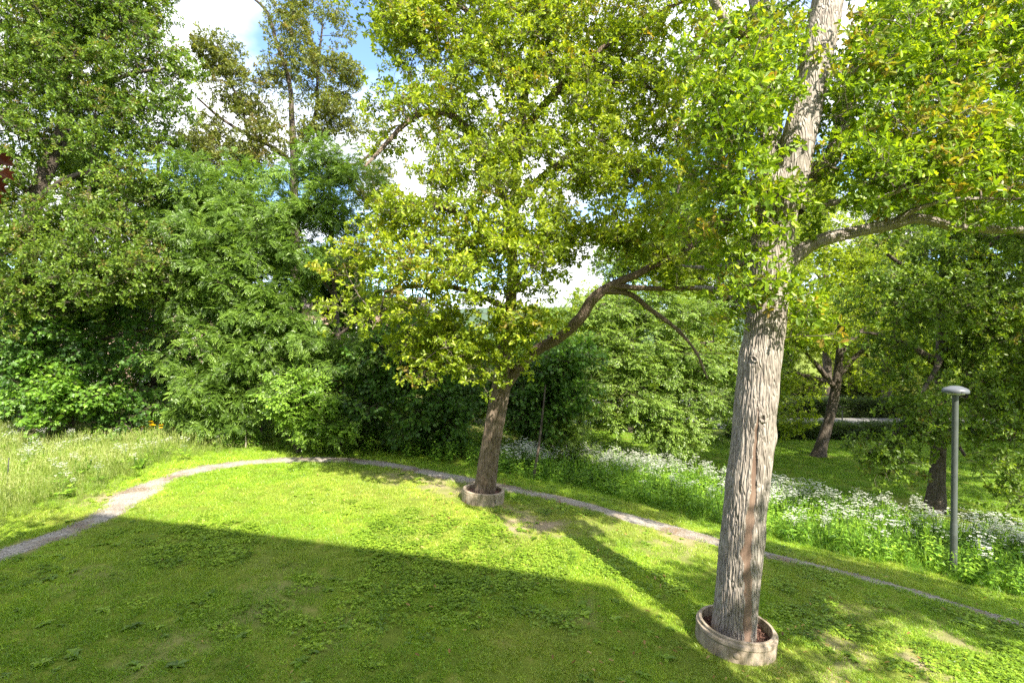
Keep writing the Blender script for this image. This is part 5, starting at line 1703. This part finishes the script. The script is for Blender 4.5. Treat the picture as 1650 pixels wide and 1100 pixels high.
def ground_cover():
    # mown lawn, near and far
    X, Y = [], []; S = []
    for (x0, x1, y0, y1, dens, sc) in ((-12, 11, 4.5, 9.5, 60, .95), (-15, 12, 9.5, 13.5, 46, 1.1), (-15, 10, 13.5, 19, 34, 1.3), (-22, -8, 13, 20, 12, 1.3)):
        x, y = rect(x0, x1, y0, y1, dens)
        X.append(x); Y.append(y); S.append(np.full(len(x), sc))
    x, y, s = np.concatenate(X), np.concatenate(Y), np.concatenate(S)
    pd = path_dist(x, y)
    bd = bank_in(x, y)
    dry = fnoise(x * .55 + 3, y * .55, 41, 3)
    ok = in_view(x, y) & ((pd > 1.0 + .35 * (vnoise(x * 3, y * 3, 8) - .3)) | ((pd > .68) & (rng.random(len(x)) < .3) & (vnoise(x * 2, y * 2, 4) > .5))) & (bd < .5)
    ok &= rng.random(len(x)) > np.clip(bare(x, y) * 1.25, 0, .97)
    ok &= (np.hypot(x - ring1[0], y - ring1[1]) > .62) & (np.hypot(x - ring2[0], y - ring2[1]) > .62)
    ok &= ~((y > 18.5) & (x < 0))
    x, y, s, dry = x[ok], y[ok], s[ok], dry[ok]
    n = len(x)
    rnd = np.clip(.5 * rng.random(n) + .9 * (fnoise(x * .8, y * .8, 5) - .28), 0, 1)
    yg = np.clip((dry - .50) * 3.2 + .75 * bare(x, y) + .22 * sstep(8.3, 10.5, y) * sstep(-9, -6, x) - .25 * sstep(9.5, 7.5, y), 0, 1) * rng.uniform(.4, 1, n)  # dry noise and worn earth, plus sunlit strip painted yellower, house shadow greener
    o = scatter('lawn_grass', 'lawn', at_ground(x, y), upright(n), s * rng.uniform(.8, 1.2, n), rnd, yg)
    tag(o, 'short mown lawn grass with dry patches, yellower tint painted in the sunlit strip', 'grass', kind='stuff')
    # clover and broad-leaved weeds in the lawn
    x, y = rect(-13, 11, 4.5, 17, 20)
    f = fnoise(x * .5 + 11, y * .5 + 2, 77, 3)
    shade = sstep(13, 9, y)
    ok = in_view(x, y) & (f + .22 * (rng.random(len(x)) - .5) > .655 - .08 * shade + .05 * (x > 3)) & (path_dist(x, y) > 1.15) & (bank_in(x, y) < .2) & (rng.random(len(x)) > bare(x, y) * 2)
    ok &= (np.hypot(x - ring1[0], y - ring1[1]) > .75) & (np.hypot(x - ring2[0], y - ring2[1]) > .75)
    x, y = x[ok], y[ok]
    o = scatter('clover', 'clover', at_ground(x, y), upright(len(x)), rng.uniform(.7, 1.25, len(x)))
    tag(o, 'clover spreading in patches through the lawn', 'clover', kind='stuff')
    x, y = rect(-13, 11, 4.5, 16, 4)
    edge = np.abs(path_dist(x, y) - 1.6) < .5
    ok = in_view(x, y) & ((fnoise(x * .6, y * .6, 19) > .52) | edge) & (path_dist(x, y) > 1.1) & (bank_in(x, y) < .2)
    ok &= (np.hypot(x - ring1[0], y - ring1[1]) > .8) & (np.hypot(x - ring2[0], y - ring2[1]) > .8)
    x, y = x[ok], y[ok]
    o = scatter('plantain', 'rosette', at_ground(x, y, .01), upright(len(x)), rng.uniform(.5, 1.15, len(x)))
    tag(o, 'broad-leaved plantain rosettes dotted over the lawn', 'plantain', kind='stuff')
    # meadow beyond the path on the left
    x, y = rect(-26, -2, 8, 20.5, 34)
    b = beyond_path(x, y)
    pd = path_dist(x, y)
    rag = .9 + 1.2 * fnoise(x * .7, y * .7, 13)
    tallness = sstep(.4, 2.6, b - .4 * rag)
    ok = (b > .55) & (pd > 1.35) & in_view(x, y, 1.2) & (y + .05 * x < 18.9) & (x < -3.2) & (rng.random(len(x)) < .25 + .75 * tallness)
    ok &= ~((x > -6) & (tallness < .6) & (rng.random(len(x)) < .5))
    x, y, tallness = x[ok], y[ok], tallness[ok]
    lim = .5 + .5 * sstep(-5.5, -11, x)
    sc = .86 * (.28 + .72 * tallness) * rng.uniform(.65, 1.2, len(x)) * lim
    o = scatter('meadow_grass', 'meadow', at_ground(x, y), upright(len(x)), sc * (.6 + .75 * fnoise(x * .8, y * .8, 29)), np.clip(.35 * rng.random(len(x)) + 1.1 * (fnoise(x * .6, y * .6, 37) - .25), 0, 1), rng.random(len(x)) * .6)
    tag(o, 'tall seeding meadow grass left of the path', 'grass', kind='stuff')
    # a few white umbels standing in the meadow
    x, y = rect(-22, -8, 12, 18, 2.0)
    ok = (beyond_path(x, y) > 1.5) & in_view(x, y) & (x < -9)
    x, y = x[ok], y[ok]
    o = scatter('meadow_flowers', 'parsley', at_ground(x, y), upright(len(x)), rng.uniform(.65, .95, len(x)))
    tag(o, 'scattered white umbels in the tall meadow grass', 'wildflowers', kind='stuff')
    # herbs and seedlings along the foot of the wood
    x, y = rect(-19, 4, 15, 20.5, 14)
    b = beyond_path(x, y)
    ok = (b > .8) & (y + .06 * x > 17.0) & in_view(x, y) & (fnoise(x * .7, y * .7, 23) > .34)
    x, y = x[ok], y[ok]
    o = scatter('undergrowth', 'herb', at_ground(x, y), upright(len(x)), rng.uniform(.6, 1.4, len(x)), rng.random(len(x)))
    tag(o, 'leafy undergrowth along the foot of the wood', 'undergrowth', kind='stuff')
    # shade plants in the gap behind the leaning oak
    x, y = rect(-3, 6, 16.5, 24, 9)
    ok = (beyond_path(x, y) > 1.2)
    x, y = x[ok], y[ok]
    o = scatter('shade_plants', 'herb', at_ground(x, y), upright(len(x)), rng.uniform(.7, 1.5, len(x)), rng.random(len(x)) * .7)
    tag(o, 'dim leafy plants on the ground behind the leaning oak', 'undergrowth', kind='stuff')
    # flower bank: white cow parsley over grass and herbs
    x, y = rect(-1, 24, 7.5, 28, 38)
    bi = bank_in(x, y); w = bank_depth(x, y)
    t = bi / w
    f = fnoise(x * .45, y * .45, 63, 2)
    ok = (bi > .12) & (t < 1) & in_view(x, y, 1.25) & (np.hypot(x - lp[0], y - lp[1]) > .18)
    fl = ok & (t > .2 + .9 * (f - .5)) & (t < .92) & (rng.random(len(x)) < np.clip(.36 + 3.2 * (f - .45), .08, 1))
    o = scatter('cow_parsley', 'parsley', at_ground(x[fl], y[fl]), upright(fl.sum()), rng.uniform(.7, 1.2, fl.sum()))
    tag(o, 'white cow parsley in full flower on the bank beyond the path', 'wildflowers', kind='stuff')
    gr = ok & (rng.random(len(x)) < np.where(t < .3, .85, .35))
    sc = rng.uniform(.85, 1.6, gr.sum()) * np.clip(.45 + bi[gr] * .8, .5, 1.25)
    o = scatter('bank_grass', 'verge', at_ground(x[gr], y[gr]), upright(gr.sum()), sc, rng.random(gr.sum()) * .8)
    tag(o, 'lush long grass at the front of the flower bank', 'grass', kind='stuff')
    he = ok & (rng.random(len(x)) < .28) & (t > .06)
    o = scatter('bank_herbs', 'herb', at_ground(x[he], y[he]), upright(he.sum()), rng.uniform(.7, 1.4, he.sum()))
    tag(o, 'leafy herbs growing between the cow parsley', 'herbs', kind='stuff')
    # shaded lawn under the trees on the right
    x, y = rect(4, 34, 12, 34, 13)
    bi = bank_in(x, y)
    ok = (bi > bank_depth(x, y) * .95) & in_view(x, y, 1.2) & (y < 33)
    ok &= (np.hypot(x - big[0], y - big[1]) > 1.1 + .8 * vnoise(x, y, 3)) & (np.hypot(x - small[0], y - small[1]) > .6)
    x, y = x[ok], y[ok]
    n = len(x)
    o = scatter('far_lawn_grass', 'lawn', at_ground(x, y), upright(n), rng.uniform(1.5, 2.2, n), np.clip(rng.random(n) * .3, 0, 1), None)  # low rnd darkens the blades: tree shade put into the grass colour
    tag(o, 'shaded mown grass under the trees beyond the bank', 'grass', kind='stuff')


ground_cover()


def ring_weeds():
    """longer grass left standing against the rings where the mower does not reach"""
    X, Y = [], []
    for c, rr in ((ring1, .60), (ring2, .59)):
        n = 60
        a = rng.uniform(0, 6.28, n); r = rr + rng.uniform(.0, .09, n)
        keep = vnoise(a * 1.7, a * 0, 6) > .38
        X.append((c[0] + np.cos(a) * r)[keep]); Y.append((c[1] + np.sin(a) * r)[keep])
    x, y = np.concatenate(X), np.concatenate(Y)
    o = scatter('ring_grass', 'verge', at_ground(x, y), upright(len(x)), rng.uniform(.22, .48, len(x)), rng.random(len(x)) * .8)
    tag(o, 'longer grass left against the concrete rings', 'grass', kind='stuff')


ring_weeds()


def stones():
    def pebble():
        b = Builder()
        s = [Vector((random.uniform(-1, 1), random.uniform(-1, 1), random.uniform(-.5, .6))) for _ in range(8)]
        bm = bmesh.new()
        for q in s: bm.verts.new(q.normalized() * random.uniform(.8, 1.1) * .013)
        bmesh.ops.convex_hull(bm, input=bm.verts)
        bm.verts.ensure_lookup_table(); bm.verts.index_update()
        b.v = [v.co.copy() for v in bm.verts]; b.f = [[v.index for v in f.verts] for f in bm.faces]
        b.mi = [0] * len(b.f); b.t = [.5] * len(b.v); b.tp = [0] * len(b.v)
        bm.free()
        return b
    M['pebble'] = solid_mat('pebble', [(0.3, (0.16, 0.15, 0.14)), (0.7, (0.36, 0.34, 0.32))], scale=20, bump=.1)
    reg('pebble', pebble, 6, [M['pebble']])
    n = 9000
    k = rng.integers(0, len(path_c) - 1, n)
    a = rng.uniform(0, 6.28, n); rr = path_c[k, 2] * .5 * np.sqrt(rng.random(n)) * 1.12
    x, y = path_c[k, 0] + np.cos(a) * rr, path_c[k, 1] + np.sin(a) * rr
    ok = in_view(x, y) & (y < 20)
    x, y = x[ok], y[ok]
    o = scatter('path_stones', 'pebble', at_ground(x, y, .014), upright(len(x)), rng.uniform(.4, 1.5, len(x)) ** 1.3)
    tag(o, 'loose grey pebbles lying on the gravel path', 'gravel', kind='stuff')


stones()


def litter():
    def fallen():
        b = Builder()
        b.leaf(OAK, (0, 0, .012), (1, 0, .1), (.2, .1, 1), .08, random.random(), 0, fold=.4, droop=-.2)
        return b
    M['litter'] = leaf_mat('fallen_leaf', (0.20, 0.10, 0.03), (0.34, 0.19, 0.06), (0.46, 0.34, 0.14), gain=1.0)
    reg('litter', fallen, 5, [M['litter']])
    n = 420
    x, y = rng.uniform(-12, 11, n), rng.uniform(5, 17, n)
    near = rng.random(n) < .5
    cx = np.where(rng.random(n) < .5, ring1[0], ring2[0]); cy2 = np.where(cx == ring1[0], ring1[1], ring2[1])
    x = np.where(near, cx + rng.normal(0, 1.3, n), x); y = np.where(near, cy2 + rng.normal(0, 1.1, n), y)
    ok = (np.hypot(x - ring1[0], y - ring1[1]) > .6) & (np.hypot(x - ring2[0], y - ring2[1]) > .6) & in_view(x, y)
    x, y = x[ok], y[ok]
    o = scatter('leaf_litter', 'litter', at_ground(x, y, .05), upright(len(x)), rng.uniform(.5, 1.1, len(x)))
    tag(o, 'dry fallen oak leaves strewn over the lawn', 'fallen leaves', kind='stuff')


litter()


# ------------------------------------------------------------------ single plants one can pick out
def plant_obj(name, label, cat, b, mats, loc, rz=0.0, s=1.0, group=None):
    o = b.source(name, mats)
    COL.objects.link(o)
    o.location = loc; o.rotation_euler = (0, 0, rz); o.scale = (s, s, s)
    for p in o.data.polygons: p.use_smooth = False
    return tag(o, label, cat, group)


def dock(h=.34, n=7):
    b = Builder()
    for k in range(n):
        an = k * 2.4 + random.uniform(-.3, .3)
        b.leaf([(0, 0), (.1, .03), (.25, .13), (.5, .16), (.78, .1), (1, 0)], (0, 0, 0), (math.cos(an) * .6, math.sin(an) * .6, random.uniform(.6, 1.2)), (math.cos(an), math.sin(an), .4), h * random.uniform(.7, 1.15), random.random(), 0, fold=.3, droop=.25)
    return b


DG = 'dock plants in the meadow'
plant_obj('dock_plant', 'pale upright dock plant in the meadow grass left of the path bend', 'plant', dock(.5, 9), [M['hazel']], G(132, 768), .4, 1, DG)
plant_obj('dock_plant', 'small dock plant at the meadow edge just above the path bend', 'plant', dock(.4, 8), [M['hazel']], G(226, 757), 1.2, 1, DG)
plant_obj('broadleaf_plant', 'broad-leaved plant sprouting at the foot of the lamp post', 'plant', rosette(9, .34, .9), [M['clover']], G(1566, 928), .3, 1)
plant_obj('broadleaf_plant', 'big light leaf rosette on the lawn below the path at the right', 'plant', rosette(6, .2, .5), [M['clover']], G(1553, 1005), .3, 1)


def yellow_flower():
    root_b = Builder()
    for k in range(5):
        an = random.uniform(0, 6.28)
        e = Vector((math.cos(an) * .1, math.sin(an) * .1, random.uniform(.4, .6)))
        root_b.tube([Vector((0, 0, 0)), e * .6 + Vector((0, 0, .05)), e], .004, .002)
        for j in range(9):
            a = j * .7
            root_b.leaf(LANCE, e, (math.cos(a), math.sin(a) - .35, .35), (0, -.4, 1), .055, random.random(), 0, mi=2, width=1.8)
        for j in range(3):
            a = random.uniform(0, 6.28)
            root_b.leaf(OVATE, e * random.uniform(.3, .8), (math.cos(a), math.sin(a), .3), (0, 0, 1), .09, random.random(), 0, mi=0)
    return root_b


YG = 'yellow flowers at the edge of the wood'
for (u, v, lab) in [(238, 716, 'clump of orange-yellow flowers at the meadow edge under the ash, leftmost of three'), (252, 716, 'clump of yellow flowers at the meadow edge, middle of three'), (287, 717, 'low clump of yellow flowers at the meadow edge, rightmost of three')]:
    plant_obj('yellow_flower', lab, 'flower', yellow_flower(), [M['bank'], M['stem'], M['yellow_petal']], G(u, v), u, 1.45, YG)


def stake(u, v, h, r, label, mat, name='stake', cap=False, lean=(0, 0)):
    g = G(u, v)
    V, F = lathe([(r * .9, -.2), (r, .0), (r * .95, h * .5), (r * .85, h - .01), (0, h)], 10, g, (lean[0], lean[1], 1))
    o = mesh_obj(name, V, F, mat, None)
    return tag(o, label, 'stake'), g


s0, g0 = stake(10, 800, .95, .012, 'thin dark stalk leaning in the meadow grass at the left edge', M['dark_metal'], 'dry_stalk', lean=(.07, 0))
s1, g1 = stake(396, 722, .66, .024, 'pale wooden stake holding a cord at the edge of the wood', M['wood_stake'], 'wooden_stake')
s2, g2 = stake(318, 722, .42, .022, 'short wooden stake at the low end of the cord', M['wood_stake'], 'wooden_stake')


def cord():
    a = np.array(g1) + np.array([0, -.03, .63]); b = np.array(g2) + np.array([0, -.03, .4])
    pts = [a + (b - a) * t + np.array([0, 0, -.16 * t * (1 - t)]) for t in np.linspace(0, 1, 14)]
    V, C, T = tube_grid(pts, [.009] * 14, 6, .1)
    o = fast_quads('cord', V.reshape(-1, 3), grid_faces(len(V), 6), M['rope'])
    tag(o, 'pale cord sagging between two stakes at the edge of the wood', 'cord')


cord()


def sapling_stem():
    a = G(858, 772)
    pts = [a + np.array([0, 0, -.1]), P(868, 720, a[1]), P(874, 670, a[1] + .1), P(879, 620, a[1] + .2)]
    V, C, T = tube_grid(pts, [.045, .038, .03, .02], 10, .08)
    o = fast_quads('bare_sapling', V.reshape(-1, 3), grid_faces(len(V), 10), M['bark_dark'])
    tag(o, 'thin grey sapling stem leaning right, between the leaning oak and the flower bank', 'sapling')


sapling_stem()


# copper maple just outside the frame at the left, its twig hangs into view
def copper_twig():
    Y = 3.6
    root = empty('copper_maple', tuple(planted(np.array([-5.6, 4.6, 0]), .1)))
    tag(root, 'copper maple at the left edge, a twig of dark red leaves hanging into view', 'tree')
    x, y, z = root.location
    limb_obj('trunk', np.array([(x, y, z), (x + .1, y, z + 2.5), (x + .2, y - .1, z + 4.5), (x + .1, y - .2, z + 6.5)]), [.16, .13, .1, .05], M['bark_dark'], root, 16, .1, .01, 12, 3)
    e = P(-20, 225, Y)
    limb_obj('limb', np.array([(x + .2, y - .1, z + 4.4), ((x + e[0]) / 2, (y + e[1]) / 2, e[2] + .3), tuple(e)]), [.05, .03, .008], M['bark_dark'], root, 8, .08, 0, 9, 3)
    leaves = [(6, 262, 34, (.8, 0, -.6)), (12, 285, 30, (.9, .1, -.8)), (0, 300, 34, (.5, .2, -.9)), (2, 318, 30, (.3, -.1, -1)), (-14, 250, 40, (.2, 0, -1)), (-25, 290, 44, (.3, .2, -1)), (-20, 330, 40, (0, 0, -1)), (16, 272, 22, (1, 0, -.2))]
    for (u, v, s, dr) in leaves:
        b = Builder()
        b.leaf(MAPLE, P(u - 8, v - 10, Y + random.uniform(-.1, .1)) - np.array(root.location), dr, (random.uniform(-.4, .4), -1, .5), s * .72 / FPX * Y, random.random(), 0, fold=.2, droop=.2)
        o = b.source('leaf', [M['copper']]); COL.objects.link(o); o.parent = root
    rs = np.random.default_rng(4)
    c = np.array([x - .5, y, z + 5.5])
    pts = c + rs.normal(size=(240, 3)) * np.array([.8, .9, 1.0])
    pts = pts[(pts[:, 0] < -pts[:, 1] * 1.06 - 1.0)]
    reg('copper', lambda: maple_spray(.4, 8, .12), 3, [M['copper'], M['twig']])
    n = len(pts)
    scatter('crown', 'copper', pts, quats(rs.normal(size=(n, 3)), np.tile([0, 0, 1.0], (n, 1)) + rs.normal(size=(n, 3)) * .3), 1.0, None, None, root)


copper_twig()


# ------------------------------------------------------------------ hedges, roads and what stands beyond
def strip(name, xs, yc, w, mat, dz, kind='structure'):
    V, F = [], []
    for x in xs:
        for j in (-1, -.5, 0, .5, 1):
            yy = yc(x) + j * w / 2
            V.append((x, yy, float(H(x, yy)) + dz))
    for i in range(len(xs) - 1):
        for j in range(4):
            F.append([i * 5 + j, (i + 1) * 5 + j, (i + 1) * 5 + j + 1, i * 5 + j + 1])
    o = mesh_obj(name, V, F, mat)
    tag(o, kind=kind)


hg = G(1330, 706)[1]
r1 = G(1400, 690)[1]
strip('road', np.arange(-5, 90, 1.5), lambda x: r1 + 2.0, 5.5, M['asphalt'], .03)
r2 = r1 + 14
strip('far_road', np.arange(-5, 120, 2), lambda x: r2, 7, M['asphalt'], .03)
strip('footway', np.arange(0, 2.2, .2), lambda x: 0, 1, M['asphalt'], .03) if False else None


def hedge(label, x0, x1, y, h, w, dens):
    root = empty('hedge', ((x0 + x1) / 2, y, float(H((x0 + x1) / 2, y))))
    tag(root, label, 'hedge', 'clipped hedges along the road')
    n = int((x1 - x0) * dens)
    x = rng.uniform(x0, x1, n); t = rng.uniform(-1, 1, n); zz = rng.uniform(.03, 1, n)
    top = 1 + .14 * (fnoise(x * .9, x * 0, 5) - .5)
    shell = rng.random(n)
    t = np.where(shell < .5, np.sign(t) * rng.uniform(.75, 1, n), t)
    zz = np.where(shell > .65, rng.uniform(.8, 1, n), zz)
    p = np.stack([x, y + t * w / 2, H(x, np.full(n, y)) + zz * h * top], 1)
    dr = rng.normal(size=(n, 3)); dr[:, 2] = np.abs(dr[:, 2]); dr[:, 1] += t * .6
    scatter('foliage', 'hedge', p, quats(dr, np.tile([0, -.3, 1.0], (n, 1)) + rng.normal(size=(n, 3)) * .3), rng.uniform(1.1, 1.8, n), None, None, root)
    V, F = [], []
    for k in range(int((x1 - x0) / .5)):
        xx = x0 + .25 + k * .5
        zz0 = float(H(xx, y))
        i0 = len(V)
        for (dx, dy) in ((-.02, -.02), (.02, -.02), (.02, .02), (-.02, .02)):
            V.append((xx + dx, y + dy, zz0 - .1)); V.append((xx + dx * .5 + .06, y + dy * .5, zz0 + h * .8))
        for s in range(4):
            F.append([i0 + 2 * s, i0 + 2 * ((s + 1) % 4), i0 + 2 * ((s + 1) % 4) + 1, i0 + 2 * s + 1])
    o = mesh_obj('stems', V, F, M['twig'], root); o['kind'] = 'stuff'


def ux(u, Y): return (u - 825) / FPX * Y


hedge('low dark hedge behind the small leaning tree, left of the gap', ux(1180, hg), ux(1378, hg), hg, .68, .9, 420)
hedge('low dark hedge right of the gap, running behind the broad oak', ux(1392, hg), ux(1720, hg), hg, .68, .9, 420)
hb = r1 + 5.6
hedge('long light hedge between the two roads', ux(1150, hb), ux(1800, hb), hb, 1.25, 1.1, 330)

pz = G(1357, 694)
V, F = lathe([(.04, -.2), (.04, 1.35), (.03, 1.4), (0, 1.41)], 10, pz, (0, 0, 1))
tag(mesh_obj('post', V, F, M['dark_metal']), 'thin dark post at the roadside by the hedge gap', 'post')


# shrubs with autumn-yellow flowers across the far road
for (u, lab) in [(1345, 'yellow-green shrub across the far road, left of the gap'), (1410, 'yellow-green shrub across the far road, above the hedge gap'), (1450, 'yellow-green shrub across the far road, right of the gap'), (1600, 'yellow-green shrub across the far road by the right edge'), (1280, 'yellow-green shrub across the far road behind the near oak')]:
    Yb = r2 + 6
    x = ux(u, Yb)
    zz = float(H(x, Yb))
    g_ = np.array([x, Yb, zz])
    bl = [(g_ + np.array([dx, 0, .9]), (1.3, 1.0, .9), 1.0) for dx in (-1.6, 0, 1.6)] + [(g_ + np.array([.4, 0, 1.6]), (1.4, 1, .8), 1.0)]
    build_tree('road_shrub', lab, 'shrub', [(g_ + np.array([0, 0, -.1]), .06), (g_ + np.array([0, 0, .5]), .05), (g_ + np.array([.1, 0, 1.2]), .03)], [], bl, 'oak_dull', 'bark_dark', group='shrubs across the far road', k=9, scale=1.6, sides=8, tstep=.2, relief=0, gap=-.4)


# ------------------------------------------------------------------ houses
def box(V, F, x0, x1, y0, y1, z0, z1):
    i = len(V)
    V += [(x0, y0, z0), (x1, y0, z0), (x1, y1, z0), (x0, y1, z0), (x0, y0, z1), (x1, y0, z1), (x1, y1, z1), (x0, y1, z1)]
    F += [[i + k for k in f] for f in ([0, 3, 2, 1], [4, 5, 6, 7], [0, 1, 5, 4], [1, 2, 6, 5], [2, 3, 7, 6], [3, 0, 4, 7])]


def part_box(nm, dims, mat, parent, rot=None):
    V, F = [], []
    box(V, F, *dims)
    me = bpy.data.meshes.new(nm); me.from_pydata(V, [], F); me.materials.append(mat)
    o = bpy.data.objects.new(nm, me); COL.objects.link(o); o.parent = parent
    return o


def house(name, label, loc, rz, w, dp, h, storeys, cols, wall, win0=.9, face=-1, roof_h=2.4, sill=.95, gable=True, ov=.5):
    """front face at local y=0 looking to -y, body behind it"""
    root = empty(name, loc); root.rotation_euler = (0, 0, rz)
    tag(root, label, 'building')
    sh = h / storeys
    ww, wh = 1.3, 1.35
    # wall with window openings: piers and bands butted together
    xs = [(-w / 2) + w * (c + .5) / cols for c in range(cols)]
    V, F = [], []
    for s in range(storeys):
        z0 = s * sh; za = z0 + sill; zb = za + wh
        box(V, F, -w / 2, w / 2, 0, .3, z0, za)
        prev = -w / 2
        for x in xs:
            box(V, F, prev, x - ww / 2, 0, .3, za, zb); prev = x + ww / 2
        box(V, F, prev, w / 2, 0, .3, za, zb)
        box(V, F, -w / 2, w / 2, 0, .3, zb, z0 + sh)
    box(V, F, -w / 2, -w / 2 + .3, .3, dp, -1.5, h); box(V, F, w / 2 - .3, w / 2, .3, dp, -1.5, h); box(V, F, -w / 2 + .3, w / 2 - .3, dp - .3, dp, -1.5, h)
    box(V, F, -w / 2, w / 2, 0, .3, -1.5, 0)
    me = bpy.data.meshes.new('wall'); me.from_pydata(V, [], F); me.materials.append(wall)
    o = bpy.data.objects.new('wall', me); COL.objects.link(o); o.parent = root
    for s in range(storeys):
        for x in xs:
            za = s * sh + sill
            V, F = [], []
            t = .07
            box(V, F, x - ww / 2, x - ww / 2 + t, .06, .16, za, za + wh); box(V, F, x + ww / 2 - t, x + ww / 2, .06, .16, za, za + wh)
            box(V, F, x - ww / 2 + t, x + ww / 2 - t, .06, .16, za, za + t); box(V, F, x - ww / 2 + t, x + ww / 2 - t, .06, .16, za + wh - t, za + wh)
            box(V, F, x - .03, x + .03, .06, .16, za + t, za + wh - t)
            me = bpy.data.meshes.new('window'); me.from_pydata(V, [], F); me.materials.append(M['white_paint'])
            o = bpy.data.objects.new('window', me); COL.objects.link(o); o.parent = root
            part_box('pane', (x - ww / 2 + t, x + ww / 2 - t, .10, .12, za + t, za + wh - t), M['glass'], o)
            part_box('sill', (x - ww / 2 - .06, x + ww / 2 + .06, -.06, .06, za - .05, za - .003), M['white_paint'], o)
    # roof
    if gable:
        V = [(-w / 2 - ov, -ov, h - .05), (w / 2 + ov, -ov, h - .05), (w / 2 + ov, dp + ov, h - .05), (-w / 2 - ov, dp + ov, h - .05), (-w / 2 - ov, dp / 2, h + roof_h), (w / 2 + ov, dp / 2, h + roof_h)]
        F = [[0, 1, 5, 4], [2, 3, 4, 5], [0, 4, 3], [1, 2, 5], [0, 3, 2, 1]]
    else:
        V, F = [], []
        box(V, F, -w / 2 - ov, w / 2 + ov, -ov, dp + ov, h, h + .3)
    me = bpy.data.meshes.new('roof'); me.from_pydata(V, [], F); me.materials.append(M['roof_tile'])
    o = bpy.data.objects.new('roof', me); COL.objects.link(o); o.parent = root
    return root


hx = ux(300, 38)
house('brick_building', 'reddish brick apartment building glimpsed through the wood on the left', (hx, 38, float(H(hx, 38)) - .2), R(6), 34, 10, 6.4, 2, 11, M['brick'], roof_h=1.4)

# the house behind the photographer, whose roof throws the shadow over the near lawn
SD = np.array([-SUN_DIR.x, -SUN_DIR.y]) / math.tan(R(SUN_EL)) / math.hypot(SUN_DIR.x, SUN_DIR.y) if False else np.array([-SUN_DIR.x, -SUN_DIR.y]) / SUN_DIR.z


def own_house():
    A = G(330, 836)[:2]; Bp = G(985, 944)[:2]          # shadow of the eaves in the picture
    Hh = 13.2
    d_ = (Bp - A) / np.linalg.norm(Bp - A)
    corner = Bp - SD * (Hh - float(H(Bp[0], Bp[1])))     # right-hand end of the eaves
    nb = np.array([-d_[1], d_[0]])                        # towards the lawn
    if nb[1] < 0: nb = -nb
    w = 11.5
    c = corner - d_ * (w / 2)
    rz = math.atan2(d_[1], d_[0])
    # front looks to +y of the lawn: turn by 180 degrees, flat roof whose edge is the shadow edge
    ov = .06
    fc = c - nb * ov + d_ * (-ov)
    dist0 = abs((np.array([0, 0]) - fc) @ nb)
    house('own_house', 'rendered house the picture is taken from, behind the photographer', (fc[0], fc[1], -.2), rz + math.pi, w, 9, Hh - .1, 4, 4, M['render_wall'], gable=False, ov=.06)
    # lower wing to its left
    w2 = 14
    c2 = fc - d_ * (w / 2 + w2 / 2 + .3) - nb * .5
    house('house_wing', 'lower wing joined to the house behind the photographer', (c2[0], c2[1], -.2), rz + math.pi, w2, 9, Hh - 1.6, 4, 5, M['render_wall'], gable=False, ov=.06)
    print('house front at camera x: camera is', (np.array([0, 0]) - fc) @ nb, 'm in front; corner', corner, 'dir', d_)


own_house()


# ------------------------------------------------------------------ far wooded hills closing the view
def hills():
    V, F = [], []
    n = 90
    for i in range(n + 1):
        a = R(-75 + 150 * i / n)
        for (rr, hh) in ((420, -8), (520, 18), (640, 42), (800, 30)):
            z = hh + (14 * (vnoise(np.array([i * .16 + rr]), np.array([rr * .01]), 5)[0] - .5) + 5 * (vnoise(np.array([i * .9]), np.array([rr * .01]), 6)[0] - .5) if hh > 0 else 0)
            V.append((math.sin(a) * rr, math.cos(a) * rr, z))
    for i in range(n):
        for j in range(3):
            F.append([i * 4 + j, (i + 1) * 4 + j, (i + 1) * 4 + j + 1, i * 4 + j + 1])
    tag(mesh_obj('hill', V, F, M['hill']), kind='structure')


hills()
